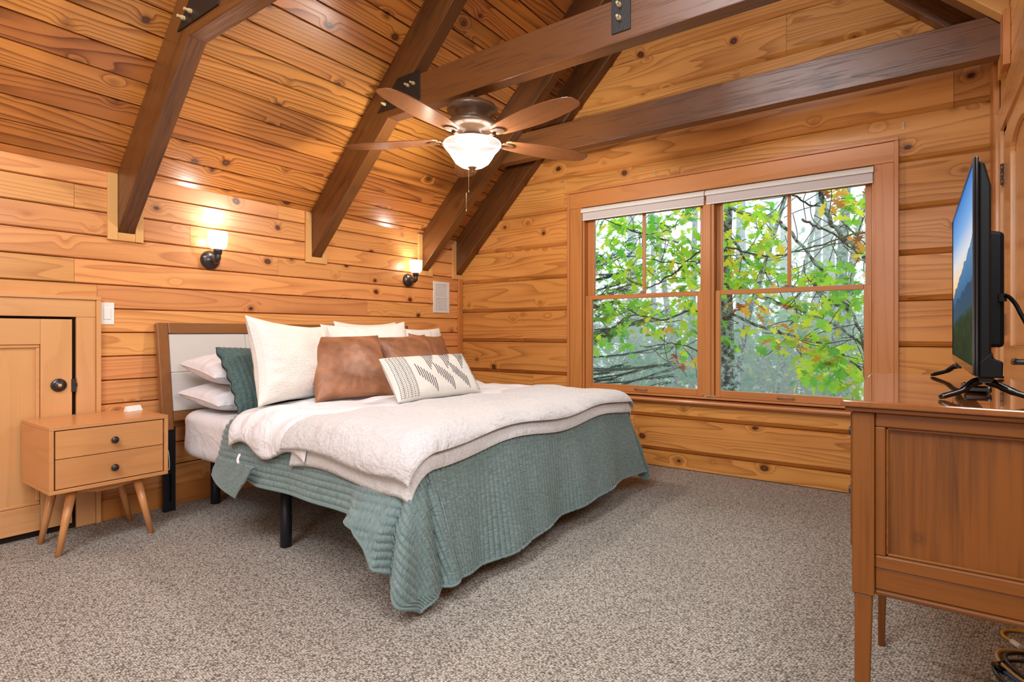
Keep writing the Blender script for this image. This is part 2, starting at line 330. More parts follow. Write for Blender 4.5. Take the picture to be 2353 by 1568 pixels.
# ------------------------------------------------------------------ the room
CZ = 1.965          # height where the sloped ceiling meets the head wall
RX = 2.541          # ridge
XR = 4.09           # right wall
YB = -6.6           # rear wall
S2 = 2**.5
_pc = {}
def plank(parent, O, ex, ey, Ln, W, T, m, prof='v', name='plank'):
    ex = Vector(ex).normalized(); ey = Vector(ey).normalized(); ez = ex.cross(ey)
    key = (round(Ln, 3), round(W, 4), T, prof, m.name)
    me = _pc.get(key)
    if me is None:
        g = .0018
        if prof == 'v': P2 = [(g, -T), (g, -.010), (.007, 0), (W-.005, 0), (W-g, -.008), (W-g, -T)]
        elif prof == 'log': P2 = [(g+.001, -T), (g+.001, -.034), (.034, 0), (W-.007, 0), (W-g, -.012), (W-g, -T)]
        else: P2 = [(0, -T), (0, 0), (W, 0), (W, -T)]
        b = MB(); n = len(P2); e = .0008
        b.add([(e, y, z) for y, z in P2]+[(Ln-e, y, z) for y, z in P2], [tuple(range(n)), tuple(range(2*n-1, n-1, -1))]+[(i, i+n, (i+1) % n+n, (i+1) % n) for i in range(n)])
        me = bpy.data.meshes.new(name); me.from_pydata(b.v, [], b.f)
        bm = bmesh.new(); bm.from_mesh(me); bmesh.ops.recalc_face_normals(bm, faces=bm.faces); bm.to_mesh(me); bm.free()
        me.materials.append(m); _pc[key] = me
    o = bpy.data.objects.new(name, me); COL.objects.link(o); o.parent = parent
    M = Matrix(((ex.x, ey.x, ez.x, O[0]), (ex.y, ey.y, ez.y, O[1]), (ex.z, ey.z, ez.z, O[2]), (0, 0, 0, 1)))
    o.matrix_local = Matrix.Translation(-world_loc(parent)) @ M
    return o
def run(parent, O, ex, ey, total, W, T, m, prof='v', cuts=None, name='plank', phase=0):
    """a course of planks end to end"""
    ex = Vector(ex).normalized()
    if cuts is None:
        cuts = []; a = random.choice([1.0, 1.6, 2.2, 2.8, 3.4])
        while a < total-.5: cuts.append(a); a += random.choice([2.4, 3.0, 3.6])
    p = 0
    for c in cuts+[total]:
        if c-p > .01: plank(parent, Vector(O)+ex*p, ex, ey, c-p, W, T, m, prof, name)
        p = c

# floor
fl = structure(MB().box((-.2, YB-.1, -.1), (XR+.2, .15, 0)).build('floor', M_carpet, origin=(0, 0, 0)))
# head wall (left) with the access door opening y -4.1 .. -3.2
wl = structure(MB().box((-.2, YB, 0), (-.022, .0, CZ+.05)).build('wall_left', M_dark_gap, origin=(0, 0, 0)))
z0 = 0.12; P_ = .1355; zs = [1.872-P_*k for k in range(0, 13)]; zs = [z for z in zs if z > .13]; zs = [CZ+.01]+zs+[.12]
DY0, DY1, DZ = -4.16, -3.085, 1.256       # outer edge of the access door's casing
for i in range(len(zs)-1):
    zt, zb = zs[i], zs[i+1]
    if zb >= DZ-.02: run(wl, (0, YB, zb), (0, 1, 0), (0, 0, 1), -YB, zt-zb, .02, M_wall)
    else:
        if zt > DZ: plank(wl, (0, DY0+.01, DZ-.01), (0, 1, 0), (0, 0, 1), DY1-DY0-.02, zt-DZ+.01, .02, M_wall)
        run(wl, (0, YB, zb), (0, 1, 0), (0, 0, 1), DY0-YB+.01, zt-zb, .02, M_wall, cuts=[1.2])
        run(wl, (0, DY1-.01, zb), (0, 1, 0), (0, 0, 1), -DY1+.01, zt-zb, .02, M_wall, cuts=[[], [1.9], [], [1.1]][i % 4])
# left slope ceiling
slab = lambda x0, x1, y0, y1, off, th, side: None
cl = structure(MB().prism([(-.25, CZ-.25+.03), (RX, CZ+RX+.03), (RX, CZ+RX+.2), (-.25, CZ-.25+.2)], 1, YB, .16).build('ceiling', M_dark_gap, origin=(0, 0, 0)))
e1 = Vector((1, 0, 1))/S2; nrm = Vector((1, 0, -1))/S2
offs = [.045+.1325*k for k in range(0, 28)]; offs = [0]+offs
for i in range(len(offs)):
    a = offs[i]; b = offs[i+1] if i+1 < len(offs) else RX*S2
    if a >= RX*S2: break
    b = min(b, RX*S2)
    O = Vector((0, YB, CZ))+e1*a
    run(cl, O, (0, 1, 0), e1, -YB, b-a, .02, M_ceil, cuts=[[3.65], [], [4.9], [2.2, 5.9], []][i % 5])
# right slope ceiling
c2 = structure(MB().prism([(RX, CZ+RX+.03), (XR+.25, CZ+2*RX-XR-.25+.03), (XR+.25, CZ+2*RX-XR-.25+.2), (RX, CZ+RX+.2)], 1, YB, .16).build('ceiling', M_dark_gap, origin=(0, 0, 0)))
for i in range(16):
    a = .132*i
    O = Vector((XR, 0, CZ+2*RX-XR))+Vector((-1, 0, 1))/S2*a
    run(c2, O, (0, -1, 0), (-1, 0, 1), -YB, .132, .02, M_beam if i < 9 else M_ceil, cuts=[1.9+(i % 3)*.8])
# right wall
RH = CZ+2*RX-XR
DRY0, DRY1, DRZ = -1.62, -.215, 2.24
wr = structure(MB().box((XR+.022, YB, 0), (XR+.2, DRY0, RH+.1)).box((XR+.022, DRY0, DRZ), (XR+.2, DRY1, RH+.1)).box((XR+.022, DRY1, 0), (XR+.2, .0, RH+.1)).build('wall_right', M_dark_gap, origin=(0, 0, 0)))
k = 0; z = 0
while z < RH:
    h = min(.1355, RH-z)
    if z+h < DRZ-.03:
        plank(wr, (XR, 0, z), (0, -1, 0), (0, 0, 1), -DRY1+.01, h, .02, M_light[0])
        run(wr, (XR, DRY0+.01, z), (0, -1, 0), (0, 0, 1), -YB+DRY0+.01, h, .02, M_light[0])
    else: run(wr, (XR, 0, z), (0, -1, 0), (0, 0, 1), -YB, h, .02, M_light[0], cuts=[2.0+(k % 3)*.9, 4.6])
    z += .1355; k += 1
# rear wall
structure(MB().prism([(-.2, 0), (XR+.2, 0), (XR+.2, RH-.1), (RX, CZ+RX+.1), (-.2, CZ-.1)], 1, YB-.12, YB).build('wall_rear', M_plaster, origin=(0, YB, 0)))
# window wall of logs: backing is not needed, the logs are the wall
JX0, JX1, JZ0, JZ1 = 1.325, 3.535, .54, 2.13
wb = structure(MB().box((-.2, .10, -.05), (JX0-.02, .16, CZ+.3)).box((JX1+.02, .10, -.05), (XR+.2, .16, 2.4)).box((JX0-.02, .10, -.05), (JX1+.02, .16, JZ0-.04))
    .prism([(-.2, CZ-.1), (0, 2.16), (XR+.2, 2.16), (XR+.2, RH-.1), (RX, CZ+RX+.1)], 1, .10, .16).build('wall_window', M_dark_gap, origin=(0, 0, 0)))
zc = [0, .123, .387, .68, .971, 1.258, 1.545, 1.83, 2.13]
while zc[-1] < CZ+RX: zc.append(zc[-1]+.287)
bn = {2: [.864], 8: [1.195], 9: [3.894], 11: [2.978], 5: [], 1: [1.85]}
for i in range(len(zc)-1):
    zb, zt = zc[i], zc[i+1]
    xl = max(0, zt-CZ-.02); xr = min(XR, 2*RX+CZ-zt+.02)
    if xr-xl < .1: break
    prof = 'log' if i > 0 else 'v'
    def rowp(a, b, zb, zt, cuts):
        cs = [c-a for c in cuts if a+.05 < c < b-.05]
        run(wb, (a, 0, zb), (1, 0, 0), (0, 0, 1), b-a, zt-zb, .1, M_log, prof, cuts=cs, name='log')
    cuts = bn.get(i, [])
    if zt <= JZ0+.001 or zb >= JZ1-.001: rowp(xl, xr, zb, zt, cuts)
    elif zb < JZ0:
        rowp(xl, JX0, zb, zt, cuts); rowp(JX1, xr, zb, zt, cuts); rowp(JX0, JX1, zb, JZ0, [])
    else: rowp(xl, JX0, zb, zt, cuts); rowp(JX1, xr, zb, zt, cuts)
# corner trims
structure(MB().box((0.0, -.062, 0), (.022, -.002, 1.59)).build('trim_1', M_trim[2], bevel=.003))
structure(MB().box((XR-.03, -.175, 0), (XR-.002, -.002, RH-.1)).build('trim_2', M_trim[2], bevel=.004))
# baseboard on the head wall
structure(MB().box((0, DY1+.002, 0), (.014, -.064, .118)).box((0, DY1+.002, .118), (.009, -.064, .130)).build('baseboard_left', M_trim[1], bevel=.003))
structure(MB().box((0, YB+.01, 0), (.014, DY0-.002, .118)).build('baseboard_left', M_trim[1], bevel=.003))

# ------------------------------------------------------------------ rafters, collars under their feet, ties
RZ = 1.632        # underside of a rafter at the head wall
def beam_obj(name, m, parent, poly, y0, y1):
    """poly in x,z of a sloped or level timber; local x follows its length so the grain does too"""
    p0 = Vector((poly[0][0], 0, poly[0][1])); p1 = Vector((poly[1][0], 0, poly[1][1])); ex = (p1-p0).normalized(); ez = Vector((-ex.z, 0, ex.x)); ey = Vector((0, 1, 0))
    O = Vector((poly[0][0], y0, poly[0][1]))
    b = MB(); L2 = [((Vector((x, 0, z))-Vector((O.x, 0, O.z))).dot(ex), (Vector((x, 0, z))-Vector((O.x, 0, O.z))).dot(ez)) for x, z in poly]
    b.prism(L2, 1, 0, y1-y0)
    me = bpy.data.meshes.new(name); me.from_pydata(b.v, [], b.f)
    bm = bmesh.new(); bm.from_mesh(me); bmesh.ops.subdivide_edges(bm, edges=[e for e in bm.edges if e.calc_length() > .5], cuts=12)
    bmesh.ops.recalc_face_normals(bm, faces=bm.faces); bm.to_mesh(me); bm.free(); me.materials.append(m)
    o = bpy.data.objects.new(name, me); COL.objects.link(o)
    M = Matrix(((ex.x, 0, ez.x, O.x), (0, 1, 0, O.y), (ex.z, 0, ez.z, O.z), (0, 0, 0, 1)))
    if parent is not None: o.parent = parent; o.matrix_local = Matrix.Translation(-world_loc(parent)) @ M
    else: o.matrix_world = M
    bv = o.modifiers.new('bevel', 'BEVEL'); bv.width = .004; bv.segments = 2; bv.limit_method = 'ANGLE'; bv.angle_limit = .6
    return o
def rafter_left(y0, y1, label):
    o = beam_obj('rafter', M_beam, None, [(0, RZ), (RX, RZ+RX), (RX, CZ+RX-.002), (0, CZ-.002)], y0, y1)
    tag(o, label, 'ceiling beam', 'dark rafters on the head wall slope')
def rafter_right(y0, y1, label, m=None, z=RZ):
    o = beam_obj('rafter', m or M_beam, None, [(XR, z+2*RX-XR), (RX, z+RX), (RX, CZ+RX-.002), (XR, CZ+2*RX-XR-.002)], y0, y1)
    tag(o, label, 'ceiling beam', 'rafters on the slope above the right wall')
RA = [(-3.0, -2.912), (-1.735, -1.642), (-.566, -.475), (-.097, -.003)]
rl = ['dark stained sloping rafter nearest the camera, left of the first wall lamp', 'dark stained sloping rafter between the two wall lamps, above the headboard',
      'dark stained sloping rafter landing just right of the second wall lamp', 'dark stained sloping rafter running up the corner against the window wall']
for (a, b), l in zip(RA, rl): rafter_left(a, b, l)
rafter_right(-.566, -.475, 'pale pine clad rafter at the top right corner of the photo', M_light[0])
rafter_right(-.473, -.383, 'dark rafter edge tucked behind the pale clad one at top right')
rafter_right(-.097, -.003, 'dark rafter against the window wall descending at the top right')
rafter_right(-1.735, -1.642, 'dark rafter on the right slope meeting the tie beam over the fan')
rafter_right(-3.0, -2.912, 'dark rafter on the right slope meeting the nearest tie beam')
# frames of pale trim round the rafter feet
for i, (a, b) in enumerate(RA):
    f = thing('beam_collar', ['pale wood collar around the foot of the leftmost rafter', 'pale wood collar around the rafter foot between the wall lamps',
        'pale wood collar around the rafter foot beside the second wall lamp', 'pale wood collar around the rafter foot in the room corner'][i], 'trim', (.01, (a+b)/2, RZ-.05), 'collars round the rafter feet')
    T = .02; w0 = .05; w1 = .042 if i < 3 else 0
    MB().box((0.0005, a-w0, RZ-.046), (T, a-.001, CZ-.0)).build('side_piece', M_light[2], f, bevel=.002)
    if w1: MB().box((0.0005, b+.001, RZ-.046), (T, b+w1, CZ-.0)).build('side_piece', M_light[2], f, bevel=.002)
    MB().box((0.0005, a-.0005, RZ-.046), (T, b if w1 else -.004, RZ-.001)).build('bottom_piece', M_light[1], f, bevel=.002)
TZ0, TZ1 = 2.49, 2.705
def bolt(p, parent, r=.011):
    M = Matrix.Translation(p) @ Matrix.Rotation(PI/2, 4, 'X')
    b = MB(); b.lathe([(0, .034), (.007, .034), (.007, .014), (r, .014), (r, .0), (0, 0)], 8, M, smooth=False)
    return b.build('bolt', M_zinc, parent)
def tie(y0, y1, label, plates=True):
    xa = TZ0-RZ; xb = 2*RX-xa
    t = thing('tie_beam', label, 'ceiling beam', ((xa+xb)/2, (y0+y1)/2, TZ0), 'level tie beams between the rafters')
    beam_obj('timber', M_beam, t, [(xa+.001, TZ0), (XR-.001, TZ0), (XR-.001, RZ+2*RX-XR-.002), (RZ+2*RX-TZ1-.002, TZ1), (xa+(TZ1-TZ0), TZ1)], y0, y1)
    if plates:
        ya = y0-.007
        for sx, x0, x1 in ((1, xa, xb),):
            p = MB().prism([(xa-.10, TZ0+.05), (xa+.30, TZ0+.05), (xa+.30, TZ0+.235), (xa+.10, TZ0+.235)], 1, ya, y0-.0005).build('steel_plate', M_steel, t, bevel=.0015)
            for q in ((xa-.02, TZ0+.09), (xa+.20, TZ0+.16), (xa+.25, TZ0+.16), (xa+.05, TZ0+.10)): bolt((q[0], ya, q[1]), p)
        p = MB().box((RX-.055, ya, TZ0+.045), (RX+.045, y0-.0005, TZ1+.1)).build('steel_strap', M_steel, t, bevel=.0015)
        for q in (TZ0+.11, TZ0+.175): bolt((RX-.01, ya, q), p)
    return t
tie(-3.0, -2.912, 'dark level tie beam end with steel plate, at the top left')
tie(-1.735, -1.642, 'dark level tie beam above the ceiling fan with bolted steel plates')
t4 = thing('tie_beam', 'dark level tie beam running close along the window wall', 'ceiling beam', (2.3, -.43, TZ0), 'level tie beams between the rafters')
beam_obj('timber', M_beam, t4, [(TZ0-CZ+.003, TZ0), (XR-.001, TZ0), (XR-.001, RZ+2*RX-XR-.002), (RZ+2*RX-TZ1-.002, TZ1), (TZ1-CZ+.003, TZ1)], -.474, -.384)
# king strut over the tie
o = beam_obj('king_post', M_beam, None, [(RX-.045, TZ1+.001), (RX-.045, RZ+RX-.048), (RX+.045, RZ+RX-.048), (RX+.045, TZ1+.001)], -1.735, -1.642); tag(o, 'dark upright post standing on the tie beam above the fan', 'post')
# trim round the end of the tie on the right wall
f = thing('beam_collar', 'orange wood collar around the tie beam end on the right wall', 'trim', (XR-.02, -.48, TZ0-.1), 'collars round the rafter feet')
MB().box((XR-.03, -.60, TZ0-.1), (XR-.001, -.478, TZ1-.04)).build('side_piece', M_trim[2], f, bevel=.002)
MB().box((XR-.03, -.477, TZ0-.1), (XR-.001, -.38, TZ0-.003)).build('bottom_piece', M_light[1], f, bevel=.002)

# ------------------------------------------------------------------ window
win = structure(MB().box((1.245, -.022, JZ1+.002), (3.612, -.001, 2.262)).build('window_1', M_trim[0], bevel=.003, origin=(0, 0, 0)))
def wpart(name, a, b, m, parent=None, bevel=.003):
    return MB().box(a, b).build(name, m, parent or win, bevel=bevel)
for x0, x1 in ((1.262, 1.378), (3.492, 3.598)): wpart('casing', (x0, -.022, .546), (x1, -.001, JZ1+.001), M_trim[2])
for x0, x1 in ((1.238, 1.262), (3.598, 3.622)): wpart('backband', (x0, -.032, .546), (x1, -.001, 2.262), M_trim[2])
wpart('backband', (1.238, -.032, 2.263), (3.622, -.001, 2.284), M_trim[0])
wpart('jamb', (JX0+.005, 0, .546), (1.392, .099, 2.128), M_trim[2]); wpart('jamb', (3.479, 0, .546), (JX1-.005, .099, 2.128), M_trim[2])
wpart('head_jamb', (1.393, .0, 2.06), (3.478, .099, 2.128), M_trim[0])
wpart('mullion', (2.402, -.004, .585), (2.486, .099, 2.059), M_trim[2]); wpart('mullion_strip', (2.424, -.016, .585), (2.464, -.0045, 2.02), M_trim[2])
b = MB(); b.prism([(-.058, .520), (-.064, .532), (-.058, .544), (.02, .544), (.099, .556), (.099, .520)], 0, 1.20, 3.65); b.build('stool', M_trim[0], win)
wpart('apron_bead', (1.22, -.020, .500), (3.63, -.001, .519), M_trim[0])
wpart('sill', (1.393, .004, .557), (3.478, .098, .572), M_trim[0])
def sash(x0, x1, z0, z1, gx0, gx1, gz0, gz1, y0, y1, muntin=None):
    s = MB()
    s.box((x0, y0, z0), (gx0, y1, z1)); s.box((gx1, y0, z0), (x1, y1, z1))
    o = s.build('sash', M_trim[2], win, bevel=.003)
    MB().box((gx0+.0005, y0+.001, z0), (gx1-.0005, y1, gz0)).build('bottom_rail', M_trim[0], o, bevel=.002)
    MB().box((gx0+.0005, y0+.001, gz1), (gx1-.0005, y1, z1)).build('top_rail', M_trim[0], o, bevel=.002)
    ym = (y0+y1)/2
    MB().box((gx0-.004, ym-.002, gz0-.004), (gx1+.004, ym+.002, gz1+.004)).build('pane', M_glass, o)
    if muntin: MB().box((muntin-.012, y0+.004, gz0), (muntin+.012, y1-.004, gz1)).build('muntin', M_trim[2], o, bevel=.003)
    return o
for (x0, x1, g0, g1, u0, u1, mu, hx) in ((1.394, 2.400, 1.455, 2.355, 1.459, 2.366, 1.907, 1.90), (2.488, 3.477, 2.524, 3.433, 2.532, 3.440, 2.985, 2.97)):
    lo = sash(x0, x1, .574, 1.374, g0, g1, .627, 1.341, .018, .050)
    up = sash(x0, x1, 1.348, 2.058, u0, u1, 1.378, 2.03, .056, .088, muntin=mu)
    h = MB(); h.tube(smooth_curve([(hx-.05, .016, .598), (hx-.045, .004, .60), (hx-.02, -.004, .603), (hx+.02, -.004, .603), (hx+.045, .004, .60), (hx+.05, .016, .598)], 4), .0045)
    for q in (-.05, .05): h.lathe([(0, -.004), (.009, -.004), (.010, 0), (.006, .006), (0, .007)], 12, Matrix.Translation((hx+q, .016, .598)) @ Matrix.Rotation(PI/2, 4, 'X'))
    h.build('sash_pull', M_nickel, lo)
    l = MB(); l.box((hx-.028, .020, 1.3745), (hx+.028, .046, 1.381)); l.lathe([(0, 0), (.012, 0), (.012, .008), (0, .012)], 12, Matrix.Translation((hx, .034, 1.381))); l.box((hx-.004, .022, 1.388), (hx+.034, .032, 1.396))
    l.build('sash_lock', M_nickel, lo)
# roller shades, rolled up inside the casing
for (x0, x1, lab) in ((1.380, 2.421, 'white roller shade rolled up over the left half of the window'), (2.429, 3.490, 'white roller shade rolled up over the right half of the window')):
    t = thing('roller_shade', lab, 'window shade', ((x0+x1)/2, -.012, 2.02), 'white roller shades under the window head')
    b = MB(); b.prism([(-.040, 2.084), (-.044, 2.10), (-.034, 2.118), (-.015, 2.127), (-.0005, 2.127), (-.0005, 2.084)], 0, x0, x1); b.build('headrail', M_white, t, bevel=.001)
    MB().box((x0+.004, -.022, 2.030), (x1-.004, -.012, 2.0835)).build('fabric_roll', fabric('shade_cloth', srgb(214, 206, 206), scale=500, bump=.3), t, bevel=.004)
    h = MB().box((x0+.004, -.024, 2.018), (x1-.004, -.010, 2.0295)).build('hem_bar', M_white, t, bevel=.002)
    xm = (x0+x1)/2+.16; MB().box((xm-.018, -.031, 2.014), (xm+.018, -.0245, 2.024)).build('pull_tab', M_white, h, bevel=.002)

# ------------------------------------------------------------------ low access door in the head wall
d = structure(MB().box((.003, -4.02, .035), (.022, -3.218, 1.13)).build('door_1', M_door[2], origin=(0, 0, 0)))
d['label'] = 'low maple access door in the head wall'
# door leaf made as stiles, rails and a sunk panel
bpy.data.objects.remove(d)
d = structure(MB().box((.000, -4.02, .036), (.012, -3.218, 1.13)).build('door_1', M_door[2], origin=(0, 0, 0)))
for y0, y1 in ((-4.02, -3.900), (-3.352, -3.218)): MB().box((.0125, y0, .036), (.030, y1, 1.13)).build('stile', M_door[2], d, bevel=.002)
for za, zb_ in ((.036, .168), (.998, 1.13)): MB().box((.0125, -3.8995, za), (.030, -3.3525, zb_)).build('rail', M_door[1], d, bevel=.002)
b = MB()
for (ya, yb, za, zb_) in ((-3.899, -3.353, .169, .185), (-3.899, -3.353, .981, .997), (-3.899, -3.883, .186, .980), (-3.369, -3.353, .186, .980)): b.box((.0125, ya, za), (.024, yb, zb_))
b.build('panel_moulding', M_door[1], d, bevel=.004)
cs = [((-3.197, -3.108), (0.002, 1.143)), ((-4.14, -4.045), (0.002, 1.143))]
for (ya, yb), (za, zb_) in cs: MB().box((.0005, ya, za), (.022, yb, zb_)).build('casing', M_door[2], d, bevel=.003)
MB().box((.0005, -4.14, 1.1435), (.022, -3.108, 1.238)).build('casing', M_door[1], d, bevel=.003)
MB().box((.0005, -3.1075, .002), (.032, -3.085, 1.238)).build('backband', M_door[2], d, bevel=.003)
MB().box((.0005, -4.162, 1.2385), (.032, -3.085, 1.258)).build('backband', M_door[1], d, bevel=.003)
MB().box((-.02, -3.2175, .0), (-.004, -3.1975, 1.143)).box((-.02, -4.02, .001), (-.003, -3.2, .035)).build('jamb_shadow_gap', M_dark_gap, d)
k = MB(); Mk = Matrix.Translation((.030, -3.277, .781)) @ Matrix.Rotation(PI/2, 4, 'Y')
k.lathe([(0.0, 0), (.034, 0), (.035, .006), (.030, .012), (.024, .013), (.022, .020), (.014, .024), (0, .024)], 32, Mk); kn = k.build('deadbolt', M_orb, d)
MB().lathe([(0, .0245), (.009, .0245), (.009, .0265), (0, .027)], 16, Mk).box((-.001, -.004, -.001), (.001, .004, .001), Matrix.Translation((.0575, -3.277, .781))).build('keyhole', M_zinc, kn)
MB().box((.004, -3.222, .74), (.034, -3.200, .81)).box((.02, -3.2, .765), (.03, -3.194, .787)).build('latch', M_orb, d, bevel=.002)
# light switch
t = thing('light_switch', 'white rocker light switch beside the low door casing', 'switch', (.002, -3.048, 1.105))
MB().box((.0005, -3.083, 1.105), (.006, -3.014, 1.229)).build('plate', M_white, t, bevel=.002)
MB().box((.0062, -3.066, 1.134), (.010, -3.032, 1.200)).build('rocker', M_white, t, bevel=.002)
for z in (1.117, 1.217): MB().lathe([(0, .001), (.003, .001), (.003, 0)], 8, Matrix.Translation((.006, -3.048, z)) @ Matrix.Rotation(PI/2, 4, 'Y')).build('screw', M_vent, t)
# vent grille
t = thing('vent_grille', 'white metal vent grille high in the corner beside the second lamp', 'vent', (.001, -.302, 1.249))
b = MB()
for (ya, yb, za, zb_) in ((-.411, -.382, 1.249, 1.547), (-.222, -.192, 1.249, 1.547), (-.382, -.222, 1.249, 1.275), (-.382, -.222, 1.520, 1.547), (-.382, -.222, 1.390, 1.406)): b.box((.0005, ya, za), (.010, yb, zb_))
b.build('frame', M_vent, t, bevel=.001)
MB().box((.0005, -.382, 1.275), (.002, -.222, 1.52)).build('backing', plain('vent_shadow', srgb(120, 116, 114), .8), t)
for i in range(11):
    y = -.376+.0148*i
    for za, zb_ in ((1.277, 1.389), (1.407, 1.519)): MB().box((.0025, y-.0035, za), (.008, y+.0035, zb_)).build('louvre', M_vent, t)
# ------------------------------------------------------------------ door in the right wall
d2 = structure(MB().box((XR+.0, -1.43, .01), (XR+.022, -.535, 2.07)).build('door_2', M_door[2], origin=(0, 0, 0)))
for y0, y1 in ((-.745, -.535), (-1.43, -1.25)): MB().box((XR-.018, y0, .01), (XR-.0005, y1, 2.07)).build('stile', M_door[2], d2, bevel=.002)
yz = [(-1.2495, 2.07), (-.7455, 2.07), (-.7455, 1.905)]+[(-.7455-.252*(1-math.cos(a)), 1.905+.085*math.sin(a)) for a in np.linspace(.15, PI-.15, 14)]+[(-1.2495, 1.905)]
MB().prism(yz, 0, XR-.018, XR-.0005).build('rail', M_door[1], d2, bevel=.002)
for za, zb_ in ((.01, .20), (.84, 1.0)): MB().box((XR-.018, -1.2495, za), (XR-.0005, -.7455, zb_)).build('rail', M_door[1], d2, bevel=.002)
for i in range(6):
    y = -.752-.0825*i; MB().box((XR-.008, y-.080, .201), (XR-.0005, y, .839)).build('panel_board', M_door[2], d2, bevel=.0025); MB().box((XR-.008, y-.080, 1.001), (XR-.0005, y, 1.90)).build('panel_board', M_door[2], d2, bevel=.0025)
MB().box((XR-.010, -.53, .0), (XR+.02, -.43, 2.115)).build('jamb', M_trim[2], d2, bevel=.002)
MB().box((XR-.024, -.4155, .0), (XR-.0005, -.300, 2.115)).build('casing', M_door[2], d2, bevel=.003)
MB().box((XR-.032, -.2995, .0), (XR-.0005, -.215, 2.235)).build('casing', M_door[2], d2, bevel=.003)
MB().box((XR-.024, -1.64, .0), (XR-.0005, -1.52, 2.115)).build('casing', M_door[2], d2, bevel=.003)
MB().box((XR-.010, -1.5195, .0), (XR+.02, -1.431, 2.115)).build('jamb', M_trim[2], d2, bevel=.002)
MB().box((XR-.024, -1.64, 2.1155), (XR-.0005, -.300, 2.235)).box((XR-.010, -1.5, 2.075), (XR+.02, -.415, 2.115)).build('head_casing', M_door[1], d2, bevel=.003)
for z in (1.802, 1.043, .25):
    h = MB().box((XR-.0245, -.532, z), (XR-.0185, -.498, z+.114)).build('hinge', M_bronze, d2, bevel=.001)
    for q in range(3): MB().lathe([(0, 0), (.007, 0), (.007, .033), (0, .033)], 12, Matrix.Translation((XR-.028, -.535, z+.004+.0365*q))).build('knuckle', M_bronze, h)
h = MB(); h.lathe([(0, 0), (.030, 0), (.030, .006), (.012, .012), (.011, .045), (0, .045)], 20, Matrix.Translation((XR-.018, -1.36, .945)) @ Matrix.Rotation(-PI/2, 4, 'Y'))
h.tube(smooth_curve([(XR-.06, -1.362, .945), (XR-.064, -1.33, .948), (XR-.062, -1.29, .946), (XR-.058, -1.25, .938)], 4), [.012]*4+[.011]*4+[.009]*4+[.011])
h.build('lever_handle', M_orb, d2)
# small hooks on the window wall
for (x, z, l) in ((1.20, 2.385, 'small metal hook on the wall above the left window corner'), (3.645, 2.355, 'small metal hook on the wall above the right window corner'), (2.03, 2.325, 'tiny bent nail on the wall above the middle of the window')):
    t = thing('wall_hook', l, 'hook', (x, -.004, z-.01))
    MB().box((x-.005, -.005, z-.022), (x+.005, -.0005, z+.022)).build('back_plate', M_zinc, t, bevel=.001)
    MB().tube(smooth_curve([(x, -.004, z+.012), (x, -.013, z+.010), (x, -.016, z-.004), (x, -.010, z-.012)], 4), .002, 6).build('hook', M_zinc, t)

# ------------------------------------------------------------------ wall lamps
def sconce(y, label):
    t = thing('wall_lamp', label, 'lamp', (.002, y, 1.47), 'wall lamps over the bed')
    Mr = Matrix.Translation((.0005, y, 1.528)) @ Matrix.Rotation(PI/2, 4, 'Y')
    bs = MB().lathe([(0, 0), (.062, 0), (.062, .006), (.052, .022), (.030, .036), (0, .040)], 40, Mr).build('back_plate', M_orb, t)
    MB().lathe([(0, .0), (.004, 0), (.004, .004), (0, .006)], 10, Matrix.Translation((.018, y-.048, 1.545)) @ Matrix.Rotation(PI/2, 4, 'Y')).build('screw', M_zinc, bs)
    MB().tube(smooth_curve([(.035, y+.0, 1.525), (.07, y+.0, 1.515), (.098, y+.0, 1.528), (.100, y, 1.56)], 6), [.017]*12+[.019]*6+[.019]).build('arm', M_orb, t)
    MB().lathe([(0, 1.558), (.024, 1.558), (.026, 1.580), (.028, 1.590), (0, 1.590)], 24, Matrix.Translation((.100, y, 0))).build('socket', M_orb, t)
    MB().lathe([(.027, 1.590), (.038, 1.592), (.050, 1.606), (.055, 1.635), (.058, 1.700), (.055, 1.700), (.051, 1.636), (.046, 1.612), (.0, 1.600)], 40, Matrix.Translation((.100, y, 0))).build('glass_shade', M_bulbcup, t); lamp((.100, y, 1.655), 3.2, .022)
    return t
sconce(-2.478, 'lit wall lamp with white glass cup above the left side of the bed')
sconce(-.735, 'lit wall lamp with white glass cup beside the vent grille')

# ------------------------------------------------------------------ ceiling fan
FX, FY = 1.548, -1.689
fan = thing('ceiling_fan', 'bronze five blade ceiling fan with lit glass bowl hanging from the tie beam', 'ceiling fan', (FX, FY, TZ0))
MF = Matrix.Translation((FX, FY, 0))
MB().lathe([(0, 2.489), (.016, 2.489), (.014, 2.45), (.014, 2.43), (0, 2.43)], 20, MF).build('downrod', M_bronze, fan)
MB().lathe([(0, 2.438), (.06, 2.437), (.110, 2.430), (.142, 2.414), (.154, 2.395), (.150, 2.384), (.112, 2.380), (.108, 2.368), (.098, 2.364), (.096, 2.352), (.088, 2.348), (.09, 2.33), (.145, 2.318), (.158, 2.300), (.150, 2.285), (.110, 2.272), (.060, 2.266), (.055, 2.245), (0, 2.245)], 56, MF).build('motor_housing', M_bronze, fan)
MB().lathe([(0, 2.2445), (.062, 2.2445), (.068, 2.235), (.068, 2.212), (.100, 2.206), (.100, 2.200), (0, 2.200)], 40, MF).build('light_collar', M_bronze, fan)
bw = MB().lathe([(.165, 2.190), (.170, 2.196), (.174, 2.190), (.172, 2.178), (.158, 2.160), (.138, 2.138), (.122, 2.110), (.100, 2.078), (.070, 2.058), (.035, 2.050), (0, 2.048)], 64, MF).build('glass_bowl', M_opal, fan); lamp((FX, FY, 2.15), 85, .045)
fn = MB().lathe([(0, 2.066), (.030, 2.062), (.033, 2.056), (.020, 2.042), (.009, 2.030), (.012, 2.022), (.008, 2.013), (.004, 2.010), (.007, 2.003), (0, 1.997)], 24, MF).build('finial', M_bronze, fan)
